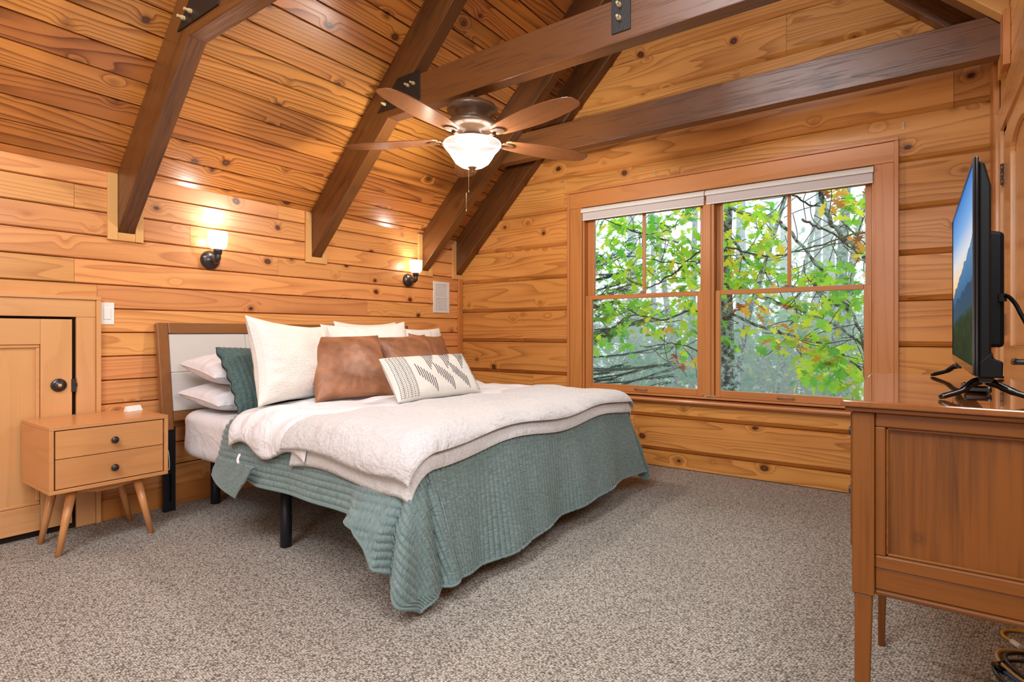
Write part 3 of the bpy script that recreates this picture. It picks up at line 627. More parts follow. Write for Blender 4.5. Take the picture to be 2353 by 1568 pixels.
for dx, dy, z1, z2 in ((-.020, -.010, 2.04, 1.905), (-.030, -.020, 1.90, 1.79)):
    MB().tube([(FX+dx, FY+dy, z1), (FX+dx, FY+dy, z2)], .0013, 6).lathe([(0, z2+.012), (.003, z2+.008), (.0035, z2), (0, z2-.004)], 8, Matrix.Translation((FX+dx, FY+dy, 0))).build('pull_chain', M_zinc, fan)
def blade_mb():
    pts = []; top = []; bot = []
    for r, w_ in ((.210, .046), (.232, .058), (.30, .070), (.40, .082), (.50, .089), (.60, .087), (.70, .076), (.76, .062), (.79, .048), (.805, .026)):
        top.append((r, w_)); bot.append((r, -w_))
    return top+bot[::-1]
M_blade = wood('walnut_fan_blade', srgb(150, 96, 66), srgb(100, 58, 40), contrast=.35, freq=14, warp=4, tint=.02, kscale=2, kamt=0, fibre=.5, rough=.3, coat=.5, axis=0)
mb_ = None; mi_ = None
for k in range(5):
    a = math.radians(-10.5+72*k)
    Mb = Matrix.Rotation(a, 4, 'Z') @ Matrix.Translation((0, 0, 0)) @ Matrix.Rotation(math.radians(-6), 4, 'X')
    if mb_ is None:
        o = MB().prism(blade_mb(), 2, -.003, .003).build('x', M_blade, None, origin=(0, 0, 0)); mb_ = o.data; bpy.data.objects.remove(o)
        i_ = MB(); i_.prism([(.195, -.030), (.215, -.036), (.250, -.034), (.272, -.012), (.272, .012), (.250, .034), (.215, .036), (.195, .030), (.188, .0)], 2, -.0085, -.0032)
        i_.tube(smooth_curve([(.060, 0, -.0), (.10, .0, -.016), (.15, 0, -.014), (.20, 0, -.008)], 5), [.014]*5+[.010]*5+[.012]*6, 10)
        o = i_.build('x', M_bronze, None, origin=(0, 0, 0)); mi_ = o.data; bpy.data.objects.remove(o)
    bl = bpy.data.objects.new('blade', mb_); COL.objects.link(bl); bl.parent = fan; bl.matrix_local = Matrix.Translation((0, 0, 2.216-TZ0)) @ Mb
    bv = bl.modifiers.new('bevel', 'BEVEL'); bv.width = .0015; bv.limit_method = 'ANGLE'; bv.angle_limit = .6
    br = bpy.data.objects.new('bracket', mi_); COL.objects.link(br); br.parent = bl

# ------------------------------------------------------------------ nightstand
NX0, NX1, NY0, NY1, NZ0, NZ1 = .045, .470, -3.432, -2.925, .305, .620
ns = thing('nightstand', 'light wooden nightstand with two drawers beside the bed', 'nightstand', ((NX0+NX1)/2, (NY0+NY1)/2, 0))
T = .018
MB().box((NX0, NY0, NZ1-T), (NX1, NY1, NZ1)).build('top', M_ns[1], ns, bevel=.002)
MB().box((NX0, NY0, NZ0), (NX1, NY1, NZ0+T)).build('bottom_panel', M_ns[1], ns, bevel=.002)
MB().box((NX0, NY0, NZ0+T+.0003), (NX1, NY0+T, NZ1-T-.0003)).build('side_panel', M_ns[0], ns, bevel=.0015)
MB().box((NX0, NY1-T, NZ0+T+.0003), (NX1, NY1, NZ1-T-.0003)).build('side_panel', M_ns[0], ns, bevel=.0015)
MB().box((NX0, NY0+T, NZ0+T), (NX0+.01, NY1-T, NZ1-T)).box((NX0, NY0+T, NZ0+T), (NX1-.05, NY0+T+.002, NZ1-T)).build('back_panel', M_dark_gap, ns)
zm = (NZ0+NZ1)/2+.003
for za, zb_ in ((NZ0+T+.004, zm-.0015), (zm+.0015, NZ1-T-.004)):
    dr = MB().box((NX1-.30, NY0+T+.006, za), (NX1-.004, NY1-T-.006, zb_)).build('drawer', M_ns[1], ns, bevel=.0015)
    zc_ = (za+zb_)/2-.006
    MB().lathe([(.008, 0), (.007, .010), (.016, .016), (.0175, .021), (.014, .026), (.007, .029), (0, .030)], 24, Matrix.Translation((NX1-.004, (NY0+NY1)/2+.004, zc_)) @ Matrix.Rotation(PI/2, 4, 'Y')).build('knob', M_orb, dr)
for (xt, yt, xb, yb) in ((.385, -3.318, .419, -3.385), (.385, -3.045, .430, -2.990), (.135, -3.318, .147, -3.382), (.135, -3.045, .130, -2.980)):
    MB().tube([(xt, yt, NZ0+.005), (xb, yb, 0)], [.022, .0125], 20).build('leg', M_ns[2], ns)
b = MB()
for x in (.135, .385): MB().prism([(-3.345, NZ0-.0005), (-3.018, NZ0-.0005), (-3.04, NZ0-.020), (-3.14, NZ0-.040), (-3.22, NZ0-.040), (-3.325, NZ0-.020)][::1], 0, x-.009, x+.009).build('leg_brace', M_ns[1], ns, bevel=.001)
cd = thing('table_tent_card', 'small folded white card standing on the nightstand', 'card', (.15, -2.972, NZ1))
Mc = Matrix.Translation((.15, -2.972, NZ1)) @ Matrix.Rotation(math.radians(20), 4, 'Z')
b = MB(); vs = [(-.018, -.045, .0), (.018, -.045, 0), (.018, .045, 0), (-.018, .045, 0), (-.008, -.043, .030), (.002, -.043, .030), (.002, .043, .030), (-.008, .043, .030)]
b.add([Mc @ Vector(p) for p in vs], [(3,2,1,0),(4,5,6,7),(0,1,5,4),(1,2,6,5),(2,3,7,6),(3,0,4,7)]); b.build('body', M_white, cd, bevel=.002)

# ------------------------------------------------------------------ bed frame with headboard
bed = thing('bed_frame', 'walnut headboard with linen panel on a black metal bed frame', 'bed', (1.1, -1.8, 0))
HY0, HY1 = -2.815, -.785
MH = Matrix.Translation((.118, 0, .50)) @ Matrix.Rotation(-.135, 4, 'Y')
def hbx(a, b_): return MB().box(a, b_, MH)
for y0, y1 in ((HY0, HY0+.062), (HY1-.062, HY1)): hbx((-.02, y0, -.02), (.022, y1, .622)).build('post', M_hb[2], bed, bevel=.006)
hbx((-.02, HY0+.0625, .556), (.022, HY1-.0625, .622)).build('top_rail', M_hb[1], bed, bevel=.006)
hbx((-.02, HY0+.0625, .03), (.022, HY1-.0625, .085)).build('lower_rail', M_hb[1], bed, bevel=.004)
hp = None
for i in range(4):
    a = HY0+.064+i*(HY1-HY0-.128)/4; b_ = HY0+.064+(i+1)*(HY1-HY0-.128)/4
    for (za, zb_) in ((.087, .32), (.32, .554)): hbx((-.012, a+.0004, za+.0004), (.014, b_-.0004, zb_-.0004)).build('upholstered_panel', M_linen, bed, bevel=.006)
for y0 in (HY0+.012, HY1-.075):
    b = MB(); b.box((.100, y0, 0), (.128, y0+.022, .50)).box((.100, y0+.040, 0), (.128, y0+.062, .50)).box((.100, y0+.022, .0), (.128, y0+.040, .06)).box((.100, y0+.022, .22), (.128, y0+.040, .50)).box((.099, y0+.021, .05), (.105, y0+.041, .23))
    b.build('headboard_leg', M_black, bed)
for x, y in ((.184, -2.534), (1.177, -2.682), (2.019, -.858), (.184, -1.0), (1.177, -.92), (1.177, -1.8), (.184, -1.8), (1.95, -1.8)):
    MB().lathe([(0, 0), (.026, 0), (.028, .004), (.028, .30), (0, .30)], 20, Matrix.Translation((x, y, 0))).build('leg', M_black, bed)
b = MB()
for y in (-2.60, -1.8, -.96): b.box((.22, y-.02, .300), (2.06, y+.02, .335))
for x in (.24, 1.177, 2.04): b.box((x-.02, -2.62, .301), (x+.02, -.94, .334))
for i in range(14): x = .3+i*.13; b.box((x-.012, -2.62, .322), (x+.012, -.94, .336))
b.build('platform_rails', M_black, bed)

# ------------------------------------------------------------------ bedding
XF, YL, YR_, ZT = 2.17, -2.77, -.83, .60
def drape(cx, cy, h, R=.07, flare=.12):
    """cloth coordinates -> space: lies on the mattress, rolls over its rounded edge, hangs down"""
    dx = np.maximum(cx-(XF-R), 0); dyl = np.maximum((YL+R)-cy, 0); dyr = np.maximum(cy-(YR_-R), 0)
    dy = dyr-dyl; r = np.hypot(dx, dy); rs = np.maximum(r, 1e-9); ux, uy = dx/rs, dy/rs
    Rh = R+h; arc = Rh*PI/2; th = np.minimum(r/Rh, PI/2); ov = np.maximum(r-arc, 0)
    out = np.where(r > 0, Rh*np.sin(th)+flare*ov, 0); drop = Rh*(1-np.cos(th))+ov*math.sqrt(1-flare**2)
    x = np.minimum(cx, XF-R)+ux*out; y = np.clip(cy, YL+R, YR_-R)+uy*out; z = ZT+h-drop
    return x, y, z, ux, uy, drop
def grid_obj(name, X, Y, Z, m, parent=None, uv=None, closed_u=False, extra=None):
    nu, nv = X.shape; V = np.stack([X, Y, Z], -1).reshape(-1, 3)
    idx = np.arange(nu*nv).reshape(nu, nv); iu = nu if closed_u else nu-1
    a = idx[:iu, :-1]; b_ = np.roll(idx, -1, 0)[:iu, :-1]; c = np.roll(idx, -1, 0)[:iu, 1:]; d_ = idx[:iu, 1:]
    F = np.stack([a, b_, c, d_], -1).reshape(-1, 4)
    lo, hi = V.min(0), V.max(0); o0 = np.array([(lo[0]+hi[0])/2, (lo[1]+hi[1])/2, lo[2]])
    if parent is not None: o0 = np.array(world_loc(parent))
    me = bpy.data.meshes.new(name); me.vertices.add(len(V)); me.vertices.foreach_set('co', (V-o0).ravel())
    me.loops.add(F.size); me.loops.foreach_set('vertex_index', F.ravel()); me.polygons.add(len(F))
    me.polygons.foreach_set('loop_start', np.arange(len(F))*4); me.polygons.foreach_set('loop_total', np.full(len(F), 4))
    me.update(calc_edges=True); me.validate(); me.polygons.foreach_set('use_smooth', [True]*len(me.polygons))
    if uv is not None:
        L = me.uv_layers.new(name='UVMap'); U = np.stack([uv[0], uv[1]], -1).reshape(-1, 2); L.data.foreach_set('uv', U[F.ravel()].ravel())
    me.materials.append(m); o = bpy.data.objects.new(name, me); COL.objects.link(o)
    if parent is not None: o.parent = parent
    else: o.location = o0
    return o
def normals(X, Y, Z):
    def g(A): return np.gradient(A, axis=0), np.gradient(A, axis=1)
    (xu, xv), (yu, yv), (zu, zv) = g(X), g(Y), g(Z)
    nx, ny, nz = yu*zv-zu*yv, zu*xv-xu*zv, xu*yv-yu*xv; l = np.sqrt(nx*nx+ny*ny+nz*nz)+1e-12
    s = np.where(np.mean(nz) < 0, -1, 1); return nx/l*s, ny/l*s, nz/l*s
def nz2(x, y, seed=0, octs=3, f=1.0):
    """cheap smooth noise in about -1..1"""
    r = np.random.default_rng(seed); s = 0; a = 1
    for o in range(octs):
        for k in range(3):
            t = r.uniform(0, 2*PI); p = r.uniform(0, 2*PI); ff = f*2**o*r.uniform(.7, 1.3)
            s = s+a*np.sin((x*math.cos(t)+y*math.sin(t))*ff*2*PI+p+1.3*np.sin((x*math.sin(t)-y*math.cos(t))*ff*PI+p*2))
        a *= .5
    return s/4.5
# mattress in its fitted sheet
mt = thing('mattress', 'thick king mattress in a white fitted sheet', 'mattress', (1.16, -1.8, .336))
def rounded_slab(name, x0, x1, y0, y1, z0, z1, R, m, parent, puff=.01, seed=1):
    n = 120; t = np.linspace(0, 2*PI, n, endpoint=False)
    # superellipse loops stacked by profile
    prof = [(0, z1)]+[(s, z1) for s in (.3, .6, .85)]+[(1-R/((x1-x0)/2)*(1-math.sin(a)), z1-R*(1-math.cos(a))) for a in np.linspace(0, PI/2, 7)]+[(1.0, zz) for zz in np.linspace(z1-R, z0+R, 7)[1:]]+[(1-R/((x1-x0)/2)*(1-math.cos(a)), z0+R*(1-math.sin(a))) for a in np.linspace(0, PI/2, 5)[1:]]+[(0, z0)]
    cx, cy = (x0+x1)/2, (y0+y1)/2; X = []; Y = []; Z = []
    for s, z in prof:
        c, s_ = np.cos(t), np.sin(t); e = 2/14
        px = np.sign(c)*np.abs(c)**e; py = np.sign(s_)*np.abs(s_)**e
        X.append(cx+px*((x1-x0)/2)*s); Y.append(cy+py*((y1-y0)/2)*s); Z.append(np.full(n, z))
    X, Y, Z = map(np.array, (X, Y, Z)); k = puff*nz2(X*1.0+Z*3, Y+Z*2, seed, 3, 1.6)
    X = X+k*np.sign(X-cx)*(np.abs(X-cx) > (x1-x0)/2-.03); Y = Y+k*np.sign(Y-cy)*(np.abs(Y-cy) > (y1-y0)/2-.03)
    return grid_obj(name, X.T, Y.T, Z.T, m, parent, closed_u=True)
rounded_slab('body', .165, XF, YL+.005, YR_-.005, .337, ZT, .055, M_sheet, mt, .006)
# quilt
def quilt():
    la = .028
    nl, nr = 150, 110
    ayl = np.linspace(-1, 0, nl, endpoint=False); core = np.arange(YL+.07, YR_-.07, .0040); ayr = np.linspace(0, 1, nr+1)[1:]
    cx = np.concatenate([np.linspace(.80, XF-.08, 140, endpoint=False), np.linspace(XF-.08, XF+.485, 150)])
    Ll = np.interp(cx, [.80, .95, 1.15, 1.84, 1.95, 2.04, 2.1, 2.6], [.27, .31, .335, .335, .345, .40, .47, .52])
    Lr = np.interp(cx, [.62, 2.1, 2.6], [.33, .35, .30])
    CX = np.repeat(cx[:, None], nl+len(core)+nr, 1)
    CY = np.concatenate([(YL+.07)+ayl[None, :]*Ll[:, None], np.repeat(core[None, :], len(cx), 0), (YR_-.07)+ayr[None, :]*Lr[:, None]], 1)
    # the foot edge of the cloth is cut slightly askew
    CX = CX-.06*np.clip((YL+.05-CY)/.25, 0, 1)*np.clip((1.1-CX)/.3, 0, 1)
    f = np.clip((CX-(XF-.07))/(.555), 0, 1); CX = CX+f*.03*np.sin(CY*2.1+.6)
    a_ = np.maximum(CX-(XF-.07), 0); b_l = np.maximum(YL+.07-CY, 0); b_r = np.maximum(CY-(YR_-.07), 0); rr_ = np.hypot(a_, b_l+b_r)+1e-9
    cap_ = np.where(rr_ > .59, .59+(rr_-.59)*.30, rr_)/rr_; RB = CY.copy()
    CX = np.where(a_ > 0, XF-.07+a_*cap_, CX); CY = np.where(b_l > 0, YL+.07-b_l*cap_, np.where(b_r > 0, YR_-.07+b_r*cap_, CY))
    X, Y, Z, ux, uy, dr = drape(CX, CY, .012)
    Z0 = Z
    hang = np.clip(dr/.5, 0, 1)**1.3
    side = np.clip(-uy, 0, 1); foot = np.clip(ux, 0, 1)
    wv = (.020*np.sin(CY*8.5+1.1)+.010*np.sin(CY*19+.4))*foot+(.016*np.sin(CX*7.5+.5)+.010*np.sin(CX*17))*np.abs(uy)
    cor = np.clip(4*foot*np.abs(uy), 0, 1)
    ang = np.arctan2(np.abs(uy), foot+1e-9); wv = wv+cor*(.05*np.sin(ang*6.2+2.4)+.02*np.sin(ang*14))
    nxh, nyh = ux, uy
    X = X+nxh*wv*hang; Y = Y+nyh*wv*hang
    # the corner tips swing round to the foot
    Y = Y+.11*hang*ux*np.clip((-2.42-CY)/.3, 0, 1)-.13*hang**.7*(1-ux)*(uy < 0)*(lambda q: q*q*(3-2*q))(np.clip((CX-1.84)/.09, 0, 1))*np.clip((dr-.15)/.14, 0, 1)-.03*cor*hang*(uy < 0)+.17*hang*np.clip((CY+1.45)/.6, 0, 1)**1.5
    Z = np.maximum(Z+.006*nz2(CX, CY, 3, 3, 1.5)*(dr < .02), .012)
    nx, ny, nz = normals(X, Y, Z)
    q = np.abs(np.sin(PI*RB/la))**.6; q2 = .14*np.abs(np.sin(PI*CX/.05+.8*np.sin(CY*40)))
    h = .0085*q+.0018*q2*q
    X = X+nx*h; Y = Y+ny*h; Z = Z+nz*h
    o = grid_obj('quilt', X, Y, Z, M_quilt, None, uv=(CY, CX))
    s = o.modifiers.new('thick', 'SOLIDIFY'); s.thickness = .006; s.offset = -1
    tag(o, 'sage green channel quilted velvet bedspread hanging over the foot of the bed', 'bedspread')
    # bound hem
    b = MB(); pts = [(X[i, 0], Y[i, 0], Z[i, 0]) for i in range(0, X.shape[0], 3)]; b.tube(pts, .006, 6)
    pts = [(X[-1, j], Y[-1, j], Z[-1, j]) for j in range(0, X.shape[1], 4)]; b.tube(pts, .006, 6)
    b.build('hem_binding', M_quilt, o)
quilt()
def thick(name, u0, u1, v0, v1, hb, th, m, label, cat, puff=.0, seed=0, f=2.0, nu=120, nv=170, warp=None, R=.07, part_of=None, ex=8, flare=.12, folds=None):
    """closed soft sheet: cloth area u (along x), v (along y), from height hb to hb+th"""
    su = np.linspace(-1, 1, nu); sv = np.linspace(-1, 1, nv); su = np.sin(su*PI/2)*.35+su*.65; sv = np.sin(sv*PI/2)*.3+sv*.7
    SU, SV = np.meshgrid(su, sv, indexing='ij'); CX = u0+(u1-u0)*(SU+1)/2; CY = v0+(v1-v0)*(SV+1)/2
    if warp: CX, CY = warp(CX, CY, SU, SV)
    prof = (np.clip(1-np.abs(SU)**ex, 0, 1)*np.clip(1-np.abs(SV)**(ex*2), 0, 1))**.5
    n_ = puff*nz2(CX, CY, seed, 3, f)
    if folds is not None: n_ = n_+folds(CX, CY)
    out = []
    for top in (1, 0):
        hh = hb+th*.5+(th*.5+n_*.9)*prof if top else hb+th*.5-(th*.5)*prof
        X, Y, Z, *_ = drape(CX, CY, hh, R, flare); out.append((X, Y, Z))
    (X1, Y1, Z1), (X2, Y2, Z2) = out
    # stitch: top then bottom mirrored in v
    X = np.concatenate([X1, X2[:, ::-1]], 1); Y = np.concatenate([Y1, Y2[:, ::-1]], 1); Z = np.concatenate([Z1, Z2[:, ::-1]], 1)
    U = np.concatenate([CX, CX[:, ::-1]], 1); V = np.concatenate([CY, CY[:, ::-1]], 1)
    o = grid_obj(name, X.T, Y.T, Z.T, m, part_of, uv=(U.T, V.T), closed_u=True)
    if label: tag(o, label, cat)
    return o
def dwarp(CX, CY, SU, SV):
    k = np.clip(-SV, 0, 1)**3; CX = CX+.06*k*(SU-.2)*-1-.03*np.sin(CY*5); CY = CY-.03*np.clip(-SV, 0, 1)**6*np.cos(SU*5.0)
    return CX, CY
def dfold(CX, CY):
    g = np.exp(-((CX-1.05-.08*np.sin(CY*3))/.05)**2); return -.018*g+.009*np.sin(CX*30+4*np.sin(CY*6))*np.clip((-2.40-CY)*3, 0, 1)+.008*np.sin(CX*9+CY*14)*np.sin(CY*5)
dv = thick('duvet', .80, 1.56, YL-.155, YR_+.20, .022, .055, M_duvet, 'puffy white duvet folded back across the bed, its corner hanging on the left', 'duvet', puff=.016, seed=5, f=1.8, warp=dwarp, ex=5, folds=dfold)
b = MB(); b.tube(smooth_curve([(1.12, YL-.115, .485), (1.13, YL-.13, .465), (1.145, YL-.135, .448)], 3), [.006]*6+[.005], 6); b.build('corner_tab', M_white, dv)
def bwarp(CX, CY, SU, SV):
    k = np.clip(-SV, 0, 1)**4; CX = CX+(-.02+.06*SU)*k+.015*np.sin(CY*7+SU); CY = CY-.02*np.sin(SU*3.1)
    return CX, CY
bl = thick('blanket', 1.46, 2.215, YL-.150, YR_+.10, .050, .038, M_fur, 'light grey plush blanket folded in layers across the foot of the bed', 'blanket', puff=.016, seed=9, f=2.0, warp=bwarp, ex=4, flare=.1, folds=lambda x, y: .014*np.abs(np.sin(x*6+y*5+1.5*np.sin(y*3)))**3*np.clip(.2-y*.4, 0, 1)+.006*np.sin(y*16+3*np.sin(x*5))-.004)
thick('lower_fold', 1.49, 2.235, YL-.170, YR_+.09, .016, .036, M_fur, None, None, puff=.008, seed=12, f=2.4, warp=bwarp, part_of=bl, ex=4, flare=.1)
# folded-over corner of the quilt on the left side
def flap():
    n = 90; u = np.linspace(0, 1, n); v = np.linspace(0, 1, n); U, V = np.meshgrid(u, v, indexing='ij')
    P00 = np.array([.815, YL-.060, .42]); P10 = np.array([1.20, YL-.085, .43]); P01 = np.array([.790, YL-.075, .335]); P11 = np.array([1.07, YL-.105, .27])
    P = ((1-U)*(1-V))[..., None]*P00+(U*(1-V))[..., None]*P10+((1-U)*V)[..., None]*P01+(U*V)[..., None]*P11
    X, Y, Z = P[..., 0], P[..., 1]-.02*np.sin(PI*U)*V, P[..., 2]
    Y = Y-.005*np.abs(np.sin(PI*(U*18+V*2)))**.6
    o = grid_obj('quilt_corner', X, Y, Z, M_quilt, bpy.data.objects['quilt'], uv=(U*.5, V*.3))
    s = o.modifiers.new('thick', 'SOLIDIFY'); s.thickness = .008
flap()

# ------------------------------------------------------------------ pillows
def pillow_pose(x, y, z0, yaw, lean, roll, w_, h_):
    n = Vector((math.cos(yaw), math.sin(yaw), 0)); r = Vector((-math.sin(yaw), math.cos(yaw), 0)); k = Vector((0, 0, 1))
    up = k*math.cos(lean)-n*math.sin(lean); N_ = n*math.cos(lean)+k*math.sin(lean)
    R_ = r*math.cos(roll)+up*math.sin(roll); U_ = -r*math.sin(roll)+up*math.cos(roll)
    c = Vector((x, y, z0))+up*(h_/2); return c, R_, U_, N_
def pillow_f(u, v, w_, h_, t, seed, pinch=.07, pw=.40, wr=.006, sag=.0):
    X = w_/2*u*(1-pinch*(1-v**2)*np.abs(u)**1.5); Y = h_/2*v*(1-pinch*1.1*(1-u**2)*np.abs(v)**1.5)
    b_ = (np.clip(1-u**2, 0, 1)*np.clip(1-v**2, 0, 1))**pw
    Z = t/2*b_*(1-sag*v)+wr*nz2(u, v, seed, 3, .8)*b_**.5
    # short creases running in from the seams
    e = np.clip(np.maximum(np.abs(u), np.abs(v))-.55, 0, .45)/.45
    Z = Z+wr*.5*e*(1-e)*4*np.sin(np.arctan2(v, u)*19+seed+2*np.sin(u*5))*b_**.3*np.clip(nz2(u, v, seed+7, 2, .6)+.3, 0, 1)
    return X, Y, Z
def pillow(name, pose, w_, h_, t, m, label, seed=1, pinch=.07, group=None, n=56, edge=None, cat='pillow', **kw):
    c, R_, U_, N_ = pose; s = np.linspace(-1, 1, n); s = .6*s+.4*np.sin(s*PI/2); U, V = np.meshgrid(s, s, indexing='ij')
    X, Y, Z = pillow_f(U, V, w_, h_, t, seed, pinch, **kw); X2, Y2, Z2 = pillow_f(U, V, w_, h_, t, seed+50, pinch, **kw)
    def W(X, Y, Z): return [c[i]+R_[i]*X+U_[i]*Y+N_[i]*Z for i in range(3)]
    A = W(X, Y, Z+.001); B = W(X2, Y2, -Z2-.001)
    P = [np.concatenate([A[i], B[i][:, ::-1]], 1) for i in range(3)]
    UV = (np.concatenate([U*w_/2, U*w_/2], 1), np.concatenate([V*h_/2, V[:, ::-1]*h_/2], 1))
    o = grid_obj(name, P[0].T, P[1].T, P[2].T, m, None, uv=(UV[0].T, UV[1].T), closed_u=True)
    tag(o, label, cat, group)
    if edge:
        b_ = MB(); L = [(-1, a) for a in s]+[(a, 1) for a in s[1:]]+[(1, -a) for a in s[1:]]+[(-a, -1) for a in s[1:]]
        uu = np.array([p[0] for p in L]); vv = np.array([p[1] for p in L]); x, y, z = pillow_f(uu, vv, w_, h_, t, seed, pinch, **kw); q = W(x, y, z*0)
        b_.tube([(q[0][i], q[1][i], q[2][i]) for i in range(len(uu))], edge, 6); b_.build('seam', m, o)
    return o
ZB = .600
# flat sleeping pillows, stacked at the left and right of the headboard
def lying(x, y, z, yaw, tilt): 
    a = Vector((0, 1, 0)); b_ = Vector((1, 0, 0)); M = Matrix.Rotation(yaw, 3, 'Z') @ Matrix.Rotation(tilt, 3, 'Y')
    return (Vector((x, y, z)), M @ a, M @ Vector((-1, 0, 0)), M @ Vector((0, 0, 1)))
pillow('sleeping_pillow', lying(.40, -2.40, .682, .03, .10), .70, .45, .17, M_sheet, 'white sleeping pillow at the bottom of the left stack', 3, .05, 'white sleeping pillows', edge=.004)
pillow('sleeping_pillow', lying(.39, -2.40, .842, -.03, .14), .68, .44, .19, M_sheet, 'white sleeping pillow on top of the left stack, against the headboard', 6, .05, 'white sleeping pillows', edge=.004)
pillow('sleeping_pillow', lying(.42, -1.19, .675, .05, .08), .70, .50, .15, M_sheet, 'white sleeping pillow lying behind the right brown pillows', 8, .05, 'white sleeping pillows', edge=.004)
M_qp = M_quilt
def sham():
    c, R_, U_, N_ = pillow_pose(.774, -2.404, .622, .082, .59, -.031, .604, .414)
    n = 150; s = np.linspace(-1, 1, n); U, V = np.meshgrid(s, s, indexing='ij'); w_, h_, t = .595, .405, .11
    X, Y, Z = pillow_f(U, V, w_, h_, t, 4, .05); q = .005*np.abs(np.sin(PI*U*w_/2/.03))**.6; fl = .0035*np.sin(V*17+U*3)*np.clip(np.abs(U)-.8, 0, .2)/.2
    def W(X, Y, Z): return [c[i]+R_[i]*X+U_[i]*Y+N_[i]*Z for i in range(3)]
    A = W(X*1.04+fl, Y*1.03, Z+q+.001+fl); B = W(X*1.04+fl, Y*1.03, -Z-.004+fl)
    P = [np.concatenate([A[i], B[i][:, ::-1]], 1) for i in range(3)]
    o = grid_obj('quilted_sham', P[0].T, P[1].T, P[2].T, M_quilt, None, uv=(np.concatenate([U*.34, U*.34], 1).T, np.concatenate([V*.23, V[:, ::-1]*.23], 1).T), closed_u=True)
    o.data.materials.clear(); o.data.materials.append(M_sham)
    tag(o, 'dark sage quilted pillow sham leaning on the left white pillows', 'pillow')
sham()
pillow('square_pillow', pillow_pose(.86, -2.365, .665, .33, .24, -.075, .64, .46), .69, .485, .21, M_woven, 'largest white waffle weave pillow standing at the left', 11, .12, 'white waffle weave pillows', wr=.009, edge=.003)
pillow('square_pillow', pillow_pose(.799, -1.708, .665, -.234, .55, .045, .64, .535), .65, .545, .17, M_woven, 'white waffle weave pillow behind the two left brown pillows', 12, .13, 'white waffle weave pillows', edge=.003)
pillow('square_pillow', pillow_pose(.50, -1.50, .665, .0, .30, .0, .60, .50), .58, .49, .13, M_woven, 'white waffle weave pillow peeking out between two others, nearest the headboard', 13, .10, 'white waffle weave pillows', edge=.003)
pillow('square_pillow', pillow_pose(.66, -1.17, .665, .15, .224, -.017, .60, .44), .61, .45, .15, M_woven, 'white waffle weave pillow at the far right of the bed', 14, .09, 'white waffle weave pillows', edge=.003)
pillow('leather_pillow', pillow_pose(1.069, -2.152, .680, -.317, .70, .016, .44, .456), .50, .475, .17, M_leather, 'largest brown leather pillow, nearest the camera, with a creased left side', 21, .09, 'brown leather pillows', edge=.003, wr=.005)
pillow('leather_pillow', pillow_pose(1.0, -1.539, .680, -.05, .63, .044, .497, .433), .50, .44, .15, M_leather, 'middle brown leather pillow behind the patterned lumbar pillow', 22, .07, 'brown leather pillows', edge=.003)
pillow('leather_pillow', pillow_pose(.84, -1.20, .680, .25, .36, -.05, .50, .38), .48, .39, .12, M_leather, 'partly hidden brown leather pillow at the right', 23, .07, 'brown leather pillows', edge=.003)
M_lum = fabric('cream_woven_cotton', srgb(226, 220, 210), scale=300, bump=.6, var=.14)
LP = pillow_pose(1.50, -1.905, .69, -.154, .66, .024, .60, .285)
lum = pillow('lumbar_pillow', LP, .61, .29, .13, M_lum, 'small cream lumbar pillow with black stitched stripes and zigzag motifs', 31, .03, cat='pillow')
M_thr = plain('black_yarn', srgb(34, 34, 40), .8)
def lump(u, v, off=.002):
    x, y, z = pillow_f(np.array(u), np.array(v), .61, .29, .13, 31, .03); c, R_, U_, N_ = LP
    return c+R_*float(x)+U_*float(y)+N_*(float(z)+off)
st = MB()
def stitch(u0, v0, u1, v1, r=.0022, n=6):
    st.tube([lump(u0+(u1-u0)*k/n, v0+(v1-v0)*k/n) for k in range(n+1)], r, 5, cap=True)
for us in (-.93, -.86, -.79, -.72, -.65, -.58): # dashed stripes
    nn = 26 if us in (-.93, -.86, -.72, -.58) else 26
    for k in range(nn):
        v = -.92+1.84*k/nn; d_ = .010 if us in (-.93, -.79, -.65) else .016
        st.tube([lump(us-d_, v), lump(us+d_, v+.02)], .0018, 4)
for us in (-.895, -.825, -.755, -.685, -.615): stitch(us, -.95, us, .95, .0006, 14)
for uc in (-.05, .37, .76):
    for k in range(6): stitch(uc-.10+.045*k, .93, uc-.10+.045*k, .05+.14*k, .0021)
    for k in range(8): stitch(uc-.39+.043*k, .42-.105*k, uc-.39+.043*k, -.16-.10*k, .0021)
for k in range(24):
    v = -.9+1.8*k/24
    for us in (.90, .955): st.tube([lump(us-.012, v), lump(us+.012, v+.02)], .0018, 4)
so = st.build('embroidery', M_thr, lum, fix=False); so['kind'] = 'stuff'

# ------------------------------------------------------------------ white cord by the bed post
c = MB(); c.tube(smooth_curve([(.14, -2.84, .40), (.15, -2.85, .33), (.15, -2.835, .28), (.15, -2.81, .27), (.15, -2.80, .33), (.15, -2.815, .41), (.15, -2.83, .42), (.15, -2.825, .34), (.15, -2.80, .27), (.15, -2.785, .26), (.15, -2.79, .36), (.15, -2.82, .43)], 6), .0022, 6)
tag(c.build('white_cord', M_white), 'thin white cord looped at the bed post behind the nightstand', 'cord')
c = MB(); c.tube([(.09, -2.955, .29), (.09, -2.925, .33), (.05, -2.90, .36)], .003, 6); tag(c.build('white_cord', M_white), 'short piece of white cord showing under the right of the nightstand', 'cord')

